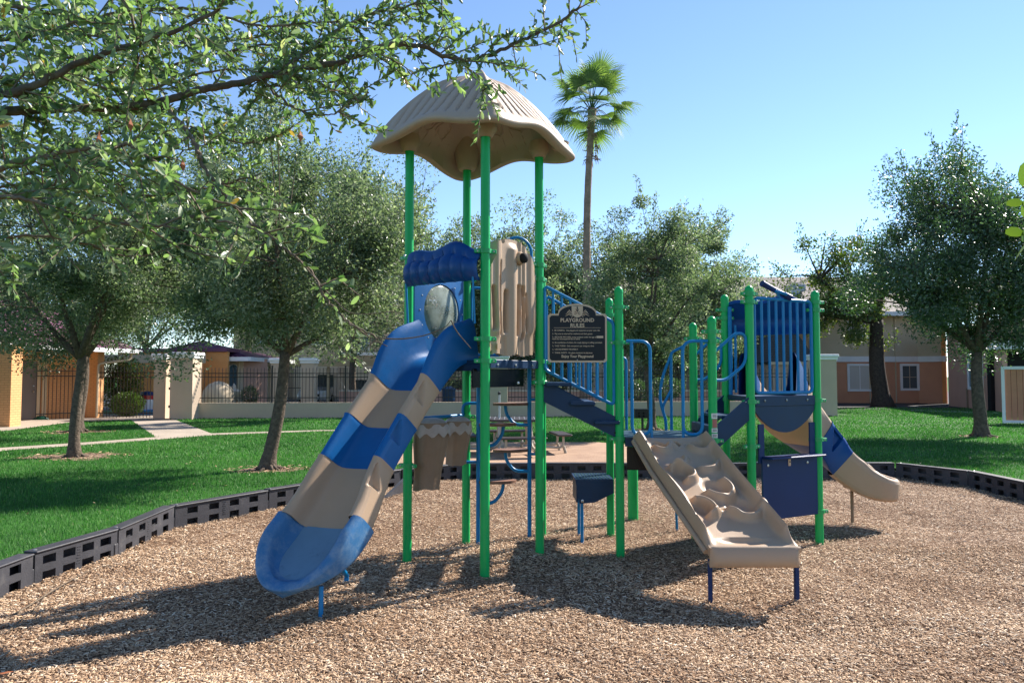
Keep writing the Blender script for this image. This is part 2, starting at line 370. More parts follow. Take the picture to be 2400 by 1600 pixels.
# ================================================================ GROUND
def timber_pts():
    # inner foot line of the plastic border, clockwise from behind the camera on the left
    pts = [(-2.9, 1.2), (-3.45, 2.3), (-3.75, 3.5), (-3.95, 4.85)]
    for px, py in ((78, 1366), (276, 1301), (408, 1236), (629, 1193)): g = gnd(px, py); pts.append((g.x, g.y))
    pts += [(-2.45, 10.45), (-1.72, 11.5), (-.80, 12.28), (.42, 12.36), (1.64, 12.36), (2.86, 12.37), (4.08, 12.38), (5.30, 12.39), (6.42, 12.38)]
    pts += [(7.0, 11.35), (7.02, 10.15), (6.95, 8.95), (6.7, 7.8)]
    return pts
BP = timber_pts()
ring = BP + [(6.0, 3.0), (4.5, -.5), (1.5, -2.5), (-1.5, -1.5)]
cen = V(1.4, 6.0, 0)
def hfield(x, y):
    return -.055 * np.exp(-(((x + 1.72) / .55) ** 2 + ((y - 4.65) / .5) ** 2)) - .05 * np.exp(-(((x - 1.85) / .5) ** 2 + ((y - 5.0) / .35) ** 2)) + .03 * np.exp(-(((x + 1.75) / .9) ** 2 + ((y - 3.9) / .35) ** 2)) - .04 * np.exp(-(((x - 4.9) / .6) ** 2 + ((y - 8.4) / .4) ** 2)) + .016 * np.sin(1.9 * x + .6 * y) * np.sin(1.3 * y - .4 * x + 1) + .010 * np.sin(4.3 * x + 1.2) * np.sin(3.7 * y + .3 * x) + .006 * np.sin(9 * x + 4 * y) * np.sin(8 * y - 3 * x)
# wood chip bed
nx, ny = 150, 170
xs = np.linspace(-5.2, 8.0, nx); ys = np.linspace(-3.2, 13.2, ny)
X, Y = np.meshgrid(xs, ys, indexing='ij'); Z = hfield(X, Y) - .012
vid = np.arange(nx * ny).reshape(nx, ny)
F = np.stack([vid[:-1, :-1], vid[1:, :-1], vid[1:, 1:], vid[:-1, 1:]], -1).reshape(-1, 4)
o = np_mesh('mulch_ground', np.stack([X, Y, Z], -1).reshape(-1, 3), F, M['mulch'], smooth=True); tag(o, kind='structure')
# lawn sheet, out to the horizon, with a hole for the play area
m = MB(); n = len(ring); G = []
def outw(p, k, add):
    d = V(p[0], p[1], 0) - cen; L = d.length
    return cen + d * ((L * k + add) / L)
for (k, a) in ((1, .165), (1, .5), (1, 2), (1, 6), (1, 20), (1, 60), (1, 300), (1, 1500)):
    row = []
    for i, p in enumerate(ring):
        q = outw(p, k, a); row.append((q.x, q.y, LZ))
    G.append(row)
G.insert(0, [(x, y, -.2) for x, y, _ in G[0]])
m.grid([list(r) for r in zip(*G)], closeu=True)
o = m.build('lawn', M['lawn'], smooth=False); tag(o, kind='structure')
ringxy = np.array([(q.x, q.y) for q in (outw(p, 1, .0) for p in ring)])
def inside_pit(x, y, grow=0.0):
    c = np.array([cen.x, cen.y]); P = ringxy.copy()
    if grow: d = P - c; P = c + d * (1 + grow / np.linalg.norm(d, axis=1, keepdims=True))
    r = np.zeros(len(x), bool); j = len(P) - 1
    for i in range(len(P)):
        xi, yi, xj, yj = P[i, 0], P[i, 1], P[j, 0], P[j, 1]
        cnd = ((yi > y) != (yj > y)) & (x < (xj - xi) * (y - yi) / (yj - yi + 1e-12) + xi)
        r ^= cnd; j = i
    return r
def in_view(x, y, pad=.3): return (y > 3.7) & (np.abs(x) < y * .70 + pad)
def patch(name, pts, mt, z, kind='structure'):
    m = MB(); m.add([(p[0], p[1], z) for p in pts], [tuple(range(len(pts)))])
    if m and (V(*m.v[1]) - V(*m.v[0])).cross(V(*m.v[2]) - V(*m.v[1])).z < 0: m.f = [f[::-1] for f in m.f]
    return tag(m.build(name, mt, smooth=False), kind=kind)
def strip(name, path, width, mt, z):
    L, Rr = [], []
    for i, p in enumerate(path):
        a = V(*path[max(i - 1, 0)]); b = V(*path[min(i + 1, len(path) - 1)]); t = (b - a).normalized(); nn = V(-t.y, t.x)
        w_ = width[i] if isinstance(width, (list, tuple)) else width
        L.append((p[0] + nn.x * w_ / 2, p[1] + nn.y * w_ / 2)); Rr.append((p[0] - nn.x * w_ / 2, p[1] - nn.y * w_ / 2))
    m = MB(); m.grid([[(a[0], a[1], z), (b[0], b[1], z)] for a, b in zip(L, Rr)], )
    return tag(m.build(name, mt, smooth=False, flip=True), kind='structure'), L, Rr
def gl(px, py, z=LZ): g = gnd(px, py, z); return (g.x, g.y)
walk = [gl(-260, 1082), gl(0, 1053), gl(240, 1037), gl(490, 1018), gl(755, 1009), gl(980, 1008)]
o, wl, wr = strip('garden_path', walk, [.75, .72, .7, .72, .45, .35], M['conc'], LZ + .008)
spur = [gl(307, 984), gl(412, 984), gl(505, 1019), gl(365, 1024)]
patch('gate_path', spur, M['conc'], LZ + .004)
patch('building_walkway', [gl(-200, 1030), gl(30, 1008), gl(170, 989), gl(310, 984), gl(430, 983), gl(430, 975), gl(200, 970), gl(-200, 985)], M['conc'], LZ + .012)
patch('table_pad', [(-3.2, 13.9), (-2.6, 13.0), (0, 12.7), (2.6, 12.7), (2.85, 13.6), (2.7, 16.6), (2.0, 17.3), (-2.2, 17.3)], mat('dusty_pad', (.40, .27, .185), .95, .2, col2=(.28, .18, .125), vscale=1.6, bump=.5, bscale=30), LZ + .004)
patch('far_path', [gl(2135, 960), gl(2340, 966), gl(2340, 969), gl(2135, 962)], M['concgrey'], LZ + .004)
patch('parking_lot', [(-60, 33), (60, 34), (60, 75), (-60, 75)], M['asphalt'], LZ + .004)
# bare dirt rings and surface roots round the trunks come with each tree
PATHPOLYS = [np.array([gl(-200, 1030), gl(30, 1008), gl(170, 989), gl(310, 984), gl(430, 983), gl(430, 975), gl(200, 970), gl(-200, 985)]), np.array(wl + wr[::-1]), np.array(spur), np.array([(-3.2, 13.9), (-2.6, 13.0), (0, 12.7), (2.6, 12.7), (2.85, 13.6), (2.7, 16.6), (2.0, 17.3), (-2.2, 17.3)])]
def in_poly(x, y, P):
    r = np.zeros(len(x), bool); j = len(P) - 1
    for i in range(len(P)):
        xi, yi, xj, yj = P[i, 0], P[i, 1], P[j, 0], P[j, 1]
        r ^= ((yi > y) != (yj > y)) & (x < (xj - xi) * (y - yi) / (yj - yi + 1e-12) + xi); j = i
    return r
RINGS = []      # (x, y, rx, ry) bare soil rings, filled below before the grass grows
TREEBASE = {'a': gl(175, 1070), 'b': gl(184, 1012), 'c': gl(628, 1100), 'd': gl(1528, 1008), 'gum': gl(2066, 953), 'oak': gl(2296, 1023)}
for k, (rx, ry) in {'a': (.95, .75), 'b': (.95, .7), 'c': (.62, .5), 'd': (.5, .4), 'gum': (.5, .4), 'oak': (.42, .4)}.items():
    x, y = TREEBASE[k]; RINGS.append((x, y, rx, ry))
    pts = []
    for i in range(36):
        a = i / 36 * 2 * math.pi; q = .82 + .2 * math.sin(3 * a + x) + .12 * math.sin(7 * a + y) + random.uniform(-.09, .09)
        pts.append((x + rx * q * math.cos(a), y + ry * q * math.sin(a)))
    patch('bare_soil', pts, M['dirt'], LZ + .004)
# grass blades
def lumps(x, y): return .5 + .25 * np.sin(.9 * x + 1.3 * y) + .25 * np.sin(1.7 * x - .8 * y + 2)
def grow_grass():
    allv, allf, allt = [], [], []; base = 0
    for (y0, y1, dens, hgt, wd) in ((4.5, 9, 3000, .042, .004), (9, 14, 1900, .045, .006), (14, 22, 800, .048, .010), (22, 36, 260, .05, .018)):
        x = RNG.uniform(-27, 27, int(54 * (y1 - y0) * dens * .62)); y = RNG.uniform(y0, y1, len(x))
        k = in_view(x, y, .5) & ~inside_pit(x, y, .26)
        k &= ~((x < -14.2) & (y > 26.5)); k &= ~((y > 29.2) & (x > -15) & (x < 13.6)); k &= ~((y > 30) & (x < -10))
        for P in PATHPOLYS: k &= ~in_poly(x, y, P)
        for (rx_, ry_, a, b) in RINGS: k &= ((x - rx_) / a) ** 2 + ((y - ry_) / b) ** 2 > RNG.uniform(.25, 1.2, len(x))
        x, y = x[k], y[k]; n_ = len(x)
        ang = RNG.uniform(0, 2 * np.pi, n_); lean = RNG.normal(0, .45, n_); h = hgt * RNG.uniform(.5, 1.25, n_) * (.8 + .4 * lumps(x * 2, y * 2))
        w2 = wd * RNG.uniform(.6, 1.2, n_)
        dx, dy = np.cos(ang), np.sin(ang)
        ba = np.stack([x - dx * w2, y - dy * w2, np.full(n_, LZ - .005)], 1); bb = np.stack([x + dx * w2, y + dy * w2, np.full(n_, LZ - .005)], 1)
        tp = np.stack([x + dy * lean * h, y - dx * lean * h, LZ + h], 1)
        allv.append(np.stack([ba, bb, tp], 1).reshape(-1, 3)); allf.append((np.arange(n_ * 3) + base).reshape(-1, 3)); base += n_ * 3
        t = np.clip(RNG.normal(.42, .2, n_) + .25 * (lumps(x, y) - .5), 0, .97); t[RNG.random(n_) < .02] = 1
        allt.append(np.repeat(t, 3))
    return np_mesh('lawn_grass', np.concatenate(allv), np.concatenate(allf), M['grassblade'], tint=np.concatenate(allt))
tag(grow_grass(), 'short green lawn grass around the mulch play area and trees', 'grass', kind='stuff')
# wood chips
def chips():
    tv = [(-.5, -.5, 0), (.42, -.42, 0), (.5, .36, .0), (-.46, .5, 0), (-.47, -.40, .5), (.38, -.34, .6), (.44, .30, .42), (-.40, .42, .55)]
    tf = [(4, 5, 6, 7), (0, 1, 5, 4), (1, 2, 6, 5), (2, 3, 7, 6), (3, 0, 4, 7)]
    fv = [(-.5, -.35, 0), (0, -.5, .12), (.5, -.2, 0), (.45, .3, .04), (0, .45, .15), (-.5, .3, .0)]
    ff = [(0, 1, 4, 5), (1, 2, 3, 4)]
    V_, F_, T_ = [], [], []; base = 0
    for (y0, y1, dens, tpl, tfc, s0, s1) in ((3.85, 5.4, 8200, tv, tf, .008, .040), (5.4, 7.4, 4600, tv, tf, .010, .042), (7.4, 13.0, 4200, fv, ff, .012, .042)):
        xm = y1 * .70 + .3; x = RNG.uniform(-xm, xm, int(2 * xm * (y1 - y0) * dens)); y = RNG.uniform(y0, y1, len(x))
        k = in_view(x, y, .2) & inside_pit(x, y, .02); x, y = x[k], y[k]; n_ = len(x)
        ln = s0 + (s1 - s0) * RNG.random(n_) ** 1.6; wd = np.clip(ln * RNG.uniform(.10, .28, n_), .0022, .0085)
        a = RNG.uniform(0, 2 * np.pi, n_); d = np.stack([np.cos(a), np.sin(a), RNG.normal(0, .22, n_)], 1)
        z = hfield(x, y) + RNG.uniform(-.004, .014, n_)
        P, F = scatter(tpl, tfc, np.stack([x, y, z], 1), d, RNG.normal(0, .4, n_), ln, wd)
        V_.append(P); F_.append(F + base); base += len(P)
        t = np.clip(RNG.beta(2.2, 2.0, n_) + .05, 0, 1); T_.append(np.repeat(t, len(tpl)))
    return np_mesh('wood_chips', np.concatenate(V_), np.concatenate(F_), M['chips'], tint=np.concatenate(T_))
tag(chips(), 'loose tan wood chips covering the play area', 'wood chips', kind='stuff')
def litter():
    P_, F_, T_ = [], [], []; base = 0
    for (x0, y0, a, b) in RINGS:
        n_ = 260; r_ = RNG.random(n_) ** .6; t = RNG.uniform(0, 2 * np.pi, n_); pos = np.stack([x0 + a * 1.15 * r_ * np.cos(t), y0 + b * 1.15 * r_ * np.sin(t), np.full(n_, LZ + .015)], 1)
        d = np.stack([RNG.normal(size=n_), RNG.normal(size=n_), RNG.normal(0, .2, n_)], 1); sz = RNG.uniform(.03, .12, n_)
        P, F = scatter([(-.5, -.3, 0), (.1, -.5, .2), (.5, 0, 0), (0, .5, .15)], [(0, 1, 2, 3)], pos, d, RNG.normal(0, .3, n_), sz, sz * .3); P_.append(P); F_.append(F + base); base += len(P); T_.append(np.repeat(RNG.random(n_) * .8, 4))
    n_ = 900; x = RNG.uniform(-12, 14, n_); y = RNG.uniform(5, 24, n_); k = in_view(x, y, 0) & ~inside_pit(x, y, .3); x, y = x[k], y[k]; n_ = len(x)
    d = np.stack([RNG.normal(size=n_), RNG.normal(size=n_), RNG.normal(0, .3, n_)], 1); sz = RNG.uniform(.02, .05, n_)
    P, F = scatter([(-.5, -.3, 0), (.1, -.5, .2), (.5, 0, 0), (0, .5, .15)], [(0, 1, 2, 3)], np.stack([x, y, np.full(n_, LZ + .035)], 1), d, RNG.normal(0, .3, n_), sz, sz * .45); P_.append(P); F_.append(F + base); T_.append(np.repeat(RNG.random(n_), 4))
    return np_mesh('leaf_litter', np.concatenate(P_), np.concatenate(F_), M['chips'], tint=np.concatenate(T_))
tag(litter(), 'dry leaves and bark bits scattered on the lawn and round the trunks', 'leaf litter', kind='stuff')
# ---------------------------------------------------------------- border timbers
def timber(a, b, label, k):
    a, b = V(*a, 0), V(*b, 0); L = (b - a).length; u = (b - a).normalized(); nn = V(u.y, -u.x, 0)
    if nn.dot(cen - a) < 0: nn = -nn                       # towards the pit
    root = thing('border_timber', (a + b) / 2, label, 'border timber', 'black plastic border timbers round the wood chips')
    m = MB(); zt = .245 + random.uniform(-.006, .006); z0 = -.03
    g = .012; wv = .105; hole = .135; gap = (L - 2 * g - 4 * hole) / 5
    xs_ = [g]
    for q in range(4): x = g + gap * (q + 1) + hole * q; xs_ += [x, x + hole]
    xs_.append(L - g)
    zs_ = [z0, .070, .128, .200, zt - .012]
    holes = {(1 + 2 * q, 2) for q in range(4)} | {(1 + 2 * q, 0) for q in range(4)}
    up = V(0, 0, 1)
    # front wall (the pit side) with its pockets
    if u.cross(up).dot(nn) > 0: m.holed(xs_, zs_, holes, a - nn * .022, u, up, .022)
    else: m.holed([L - x for x in xs_[::-1]], zs_, {(8 - i, j) for i, j in holes}, b - nn * .022, -u, up, .022)
    c = (a + b) / 2
    rz = math.atan2(u.y, u.x)
    m.box(c - nn * wv + up * ((zt - .014 + z0) / 2), (L - 2 * g, .02, zt - .014 - z0), rz)
    m.box(c - nn * (wv / 2) + up * (zt - .004), (L - 2 * g + .002, wv + .03, .016), rz, bev=.006)
    for s_ in (-1, 1): m.box(c + u * s_ * (L / 2 - g - .012) - nn * (wv / 2 + .006) + up * .10, (.02, wv - .034, .24), rz)
    m.build('rail_body', M['border'], root, ang=25)
    t = MB(); t.box(c - u * (L / 2) - nn * .012 + up * .055, (.10, .018, .12), rz, bev=.006); t.build('lap_joint', M['border'], root)
    r_ = MB()
    for q in range(7): r_.box(c + nn * .002 + up * (.05 + .024 * q), (.035 if q % 2 else .05, .006, .004), rz)
    r_.build('depth_gauge', M['border'], root)
    st = MB(); st.lathe(c - u * (L / 2 - .06) - nn * (wv / 2) + up * (zt + .004), [(.016, 0), (.016, .004), (.008, .008), (0, .008)], 10); st.build('stake_head', M['bolt'], root)
tl = ['nearest of the black border timbers, off the bottom left corner', 'black border timber just before the left edge of the photo', 'black border timber cut by the left edge of the photo',
      'first whole black border timber from the left edge', 'second whole black border timber from the left edge', 'third whole black border timber from the left edge',
      'fourth whole black border timber from the left, ending near the slide toe', 'black border timber hidden behind the lower half of the big slide', 'black border timber between the big slide and the ramp wedge',
      'black border timber behind the two brown stump panels', 'black border timber behind the ladder of brown steps', 'black border timber behind the stairs, right of the ladder', 'black border timber behind the climbing ramp top', 'black border timber behind the tallest middle posts of the right deck',
      'black border timber behind the navy counter panel', 'black border timber behind the tan toe of the curved slide', 'black border timber just right of the far corner of the play area',
      'second black border timber right of the far corner', 'black border timber cut by the right edge of the photo', 'black border timber beyond the right edge of the photo']
for i in range(2, len(BP) - 2): timber(BP[i], BP[i + 1], tl[min(i, len(tl) - 1)], i)
# accessible ramp wedge of the border
rw = thing('ramp_wedge', gnd(905, 1160), 'dark plastic ramp wedge leaning on the border right of the big slide', 'ramp')
c = gnd(905, 1160); m = MB()
for q in (-1, 1): m.prism([(0, 0), (.62, 0), (.0, .21), (-.04, .21), (-.04, 0)], c + V(.27 * q - .02, .28, 0), (-.35, -.93, 0), (0, 0, 1), .05)
m.build('side_rail', M['border'], rw)
m = MB(); m.prism([(0, 0), (.62, -.0), (.62, .015), (.0, .19), (0, .17)], c + V(-.25, .22, 0), (-.35, -.93, 0), (0, 0, 1), .5); m.build('ramp_plate', M['border'], rw)
# ================================================================ PLAY STRUCTURE
def fillet(pts, r, k=5, closed=False):
    pts = [Vector(p) for p in pts]; out = []; n = len(pts)
    for i, p in enumerate(pts):
        if not closed and i in (0, n - 1): out.append(p); continue
        a, b = pts[(i - 1) % n] - p, pts[(i + 1) % n] - p; d = min(r, a.length * .49, b.length * .49)
        s0, s1 = p + a.normalized() * d, p + b.normalized() * d
        for q in range(k + 1):
            t = q / k; out.append(s0 * (1 - t) ** 2 + p * 2 * t * (1 - t) + s1 * t * t)
    if closed: out.append(out[0].copy())
    return out
PS = thing('play_structure', (0.6, 7.0, 0), 'tall play structure with green posts, tan roof, blue and tan slides and stairs', 'play structure')
base = {k: gnd(*p) for k, p in dict(A=(1136, 1350), B=(954, 1313), C=(1265, 1301), D=(1092, 1270), E=(1454, 1301), F=(1431, 1252), L=(1921, 1272)).items()}
base['N'] = V(.325, 7.95, 0); base['H'] = V(1.90, 6.97, 0); base['I'] = V(1.95, 7.90, 0)
base['K'] = V(2.315, 7.14, 0); base['J'] = V(2.325, 8.0, 0)
tops = dict(A=3.80, B=3.84, C=3.84, D=3.87, N=2.75, E=2.545, F=2.53, H=2.25, I=2.255, J=2.57, K=2.565, L=2.565)
clamps = dict(A=(2.78, 1.83, 2.02), B=(2.81, 1.80, .87), C=(2.77, 2.63, 1.84, 1.64), D=(2.70, 2.04, 1.80, 1.28), N=(2.5, 1.84), E=(2.36, 2.02, 1.10), F=(2.36, 1.09),
              H=(2.12, 2.03, 1.09), I=(2.10, 1.09), J=(2.42, 2.33, 1.45), K=(2.50, 2.42, 1.45, 1.02), L=(2.46, 2.38, 1.45, 1.05, .32))
Z0 = V(0, 0, 1)
PR = .0415
for k, b in base.items():
    m = MB(); zt = tops[k]; cap = k in 'EFHIJKL'
    prof = [(PR, -.1), (PR, zt - (.045 if cap else 0))]
    if cap: prof += [(PR * 1.06, zt - .045), (PR * 1.06, zt - .030)] + [(PR * 1.05 * math.cos(a), zt - .030 + .05 * math.sin(a)) for a in [.3, .6, .9, 1.2, 1.45]] + [(0, zt + .02)]
    m.lathe((b.x, b.y, 0), prof, 28)
    po = m.build('post', M['green'], PS, ang=50)
    for z in clamps[k]:
        m = MB(); m.lathe((b.x, b.y, z - .018), [(PR, 0), (PR + .012, 0), (PR + .013, .040), (PR, .040)], 24)
        for s_ in (-1, 1):
            a = {'A': .3, 'B': 2.6, 'C': .8, 'K': .4, 'L': .2}.get(k, 0) + (0 if s_ > 0 else math.pi)
            d = V(math.cos(a), math.sin(a), 0); m.box((b.x + d.x * (PR + .026), b.y + d.y * (PR + .026), z), (.060, .034, .034), a, bev=.004)
            m.box((b.x + d.x * (PR + .030), b.y + d.y * (PR + .030), z + .017), (.030, .012, .005), a)
        c_ = m.build('clamp', M['clamp'], po, ang=30)
        mb = MB()
        for s_ in (-1, 1):
            a = {'A': .3, 'B': 2.6, 'C': .8, 'K': .4, 'L': .2}.get(k, 0) + (0 if s_ > 0 else math.pi)
            d = V(math.cos(a), math.sin(a), 0); mb.lathe(V(b.x, b.y, z) + d * (PR + .032) + V(d.y, -d.x, 0) * .014 * (1 if d.y * 0 - d.x * 1 < 0 else -1), [(.008, 0), (.008, .004), (.003, .007), (0, .007)], 8, axis=V(0, -1, 0))
        mb.build('bolt', M['bolt'], po)
m = MB(); g_ = gnd(1487, 1219); m.lathe((g_.x, g_.y + .1, 0), [(.062, -.1), (.062, 1.02)], 24); m.build('post', M['green'], PS)
# ---- stickers on the right front post of the low deck
for (z, h, w_, mk) in ((1.30, .05, .8, 'sticker'), (1.215, .08, .6, 'stickerred'), (1.17, .04, .8, 'sticker'), (1.12, .04, .8, 'sticker'), (.93, .06, .4, 'sticker'), (.87, .04, .4, 'stickerred')):
    b = base['H']; m = MB(); rr = PR + .0012
    G = [[(b.x + rr * math.cos(a), b.y + rr * math.sin(a), z + q * h) for q in (0, 1)] for a in [-math.pi / 2 - w_ + i * w_ * 2 / 8 + .25 for i in range(9)]]
    s1 = m.grid(G).build('sticker', M[mk], PS)
    if mk == 'sticker':
        t = MB()
        for q in range(3):
            rr2 = rr + .0008; t.grid([[(b.x + rr2 * math.cos(a), b.y + rr2 * math.sin(a), z + h * (.25 + .22 * q) + d) for d in (0, .004)] for a in [-math.pi / 2 - w_ * .7 + i * w_ * 1.3 / 6 + .25 for i in range(7)]])
        t.build('print', M['inner'], s1)
# ---- decks
def deck(ks, z, th=.05, name='deck', mt='navy'):
    P = [base[k] for k in ks]; cx = sum((p for p in P), V(0, 0, 0)) / len(P)
    m = MB(); Q = [(cx + (p - cx) * .97) for p in P]
    n = len(Q); m.add([(q.x, q.y, z - th) for q in Q] + [(q.x, q.y, z) for q in Q], [tuple(range(n - 1, -1, -1)), tuple(range(n, 2 * n))] + [(i, (i + 1) % n, (i + 1) % n + n, i + n) for i in range(n)])
    return m.build(name, M[mt], PS, smooth=False)
deck(['A', 'C', 'D', 'B'], 1.84); deck(['C', 'N', 'D'], 1.838)
dk = deck(['E', 'H', 'I', 'F'], 1.115); deck(['K', 'L', 'J'], 1.50)
m = MB()
for q in range(9): m.box((1.48, 7.02 + q * .10, 1.119), (.80, .055, .006), 0)
m.build('deck_ribs', mat('deck_coating', (.06, .12, .16), .4, .5, var=.2, vscale=6), dk)
for k1, k2, z, h in (('A', 'C', 1.84, .075), ('E', 'H', 1.115, .09), ('K', 'L', 1.50, .10), ('A', 'B', 1.80, .06), ('B', 'D', 1.84, .07)):
    a, b = base[k1], base[k2]; u = (b - a).normalized(); m = MB()
    m.box((a + b) / 2 + Z0 * (z - h / 2 + .004) + V(u.y, -u.x, 0) * .01, ((b - a).length - .10, .022, h), math.atan2(u.y, u.x), bev=.004)
    m.build('deck_edge', M['navy'], PS, ang=30)
m = MB()
for k1, k2, z in (('A', 'C', 1.80), ('K', 'L', 1.46), ('K', 'L', 1.46)):
    a, b = base[k1], base[k2]; u = (b - a).normalized(); nr = V(u.y, -u.x, 0)
    for f in (.18, .5, .82): m.lathe(a + (b - a) * f + Z0 * z + nr * .022, [(.012, 0), (.012, .005), (0, .008)], 10, axis=nr)
m.build('bolt', M['bolt'], PS)
# dark box panel below the tall deck
def facepanel(k1, k2, z0, z1, mt, name, th=.02, f0=.06, f1=.94, off=0):
    a, b = base[k1], base[k2]; u = (b - a).normalized(); nr = V(u.y, -u.x, 0)
    L = (b - a).length; m = MB(); m.box(a + u * L * (f0 + f1) / 2 + nr * off + Z0 * (z0 + z1) / 2, (L * (f1 - f0), th, z1 - z0), math.atan2(u.y, u.x), bev=.004)
    return m.build(name, M[mt], PS, ang=30)
p = facepanel('A', 'C', 1.60, 1.765, 'black', 'kick_panel', f0=-.05, f1=.85, off=-.10)
m = MB(); m.lathe(at(1214, 897, 6.62), [(.012, 0), (.012, .006), (0, .008)], 12, axis=V(.6, -.8, 0)); m.build('bolt', M['bolt'], p)
facepanel('E', 'H', .80, 1.02, 'black', 'kick_panel', f0=.08, f1=.32, off=-.06)
# ---- roof
def roof():
    rc = V(-.345, 6.88); apex = 4.56; N_, NR = 288, 56
    ca = [math.atan2(-.64, .12), math.atan2(-.125, -.615), math.atan2(.64, -.12), math.atan2(.09, .61)]
    a0 = math.atan2(base['A'].y - rc.y, base['A'].x - rc.x)
    def Rr(t):
        d = (t - a0 + math.pi / 4) % (math.pi / 2) - math.pi / 4          # 0 on a corner
        c, s_ = abs(math.cos(d + math.pi / 4)), abs(math.sin(d + math.pi / 4)); p = 11.0
        return .725 / ((c ** p + s_ ** p) ** (1 / p))
    def P(t, rho, top=True):
        R_ = Rr(t); d = (t - a0 + math.pi / 4) % (math.pi / 2) - math.pi / 4
        x, y = rc.x + R_ * rho * math.cos(t), rc.y + R_ * rho * math.sin(t)
        z = apex - .70 * (.18 * rho + .82 * rho ** 1.9)
        mid = abs(d) / (math.pi / 4)
        z += .11 * rho ** 6 * (.5 - .5 * math.cos(math.pi * mid))
        if top:
            z += .042 * math.exp(-(d * rho / .03) ** 2) * min(1, rho * 3) * (1 - rho ** 8)
            df = (math.pi / 4 - abs(d)) * (1 if d > 0 else -1)
            l = R_ * rho * math.sin(df); per = .118; ph = (l / per) % 1.0; g = math.exp(-((ph - .5) / .10) ** 2)
            lim = 1 / (1 + math.exp(-(rho - .30 - .0 * abs(l)) * 30)) / (1 + math.exp((rho - .93) * 50))
            edge = min(1, abs(d) * rho / .09)
            z -= .060 * g * lim * edge ** 2
        return V(x, y, z)
    m = MB(); G = []
    for i in range(N_):
        t = 2 * math.pi * i / N_; row = [P(t, .002 + .978 * j / NR) for j in range(NR + 1)]
        e = P(t, 1, False); o_ = V(math.cos(t), math.sin(t), 0)
        for (r_, z_) in ((.0, -.010), (.014, -.026), (.016, -.044), (.004, -.060), (-.02, -.070), (-.05, -.066), (-.08, -.052)): row.append(e + o_ * r_ + Z0 * z_)
        for j in range(NR - 7, 0, -4):
            q = P(t, j / NR, False); row.append(q - Z0 * (.05))
        G.append(row)
    m.grid(G, closeu=True)
    ro = m.build('roof', M['roof'], PS, ang=60)
    # sockets for the posts and empty sockets at the corners
    for k in 'ABCD':
        m = MB(); b = base[k]; zt = tops[k]; r0 = .075 if k != 'D' else .10; up_ = .16 if k != 'D' else .36
        m.lathe((b.x, b.y, zt - .02), [(PR + .003, .03), (PR + .006, 0), (r0 * .82, .002), (r0, .03), (r0 * 1.35, up_ * .45), (r0 * 1.2, up_)], 24); m.build('post_socket', M['roof'], ro, ang=60)
    for i in range(4):
        m = MB(); t = a0 + i * math.pi / 2; e = P(t, .86, False)
        m.lathe((e.x, e.y, e.z - .125), [(0, .06), (.040, .06), (.045, .006), (.062, 0), (.075, .02), (.09, .07)], 22); m.build('corner_socket', M['roof'], ro, ang=60)
    # raised plane and cloud shapes moulded into the underside
    m = MB()
    for (t, r_, w_, l_) in ((a0 + 1.0 + math.pi, .62, .014, .16), (a0 + .55 + math.pi, .66, .014, .13), (a0 - .6 + math.pi, .6, .014, .15), (a0 - 1.1 + math.pi, .62, .014, .12)):
        for i in range(14):
            aa, bb = [2 * math.pi * q / 14 for q in (i, i + 1)]
            def cl(a): 
                rr = l_ * (.75 + .12 * math.sin(4 * a)); q = P(t + rr * math.cos(a) / .55, r_ + rr * math.sin(a) * .9, False); return q - Z0 * .054
            m.tube([cl(aa), cl(bb)], .007, 5, cap=False)
    m.build('moulded_clouds', M['roof'], ro)
    return ro
roof()
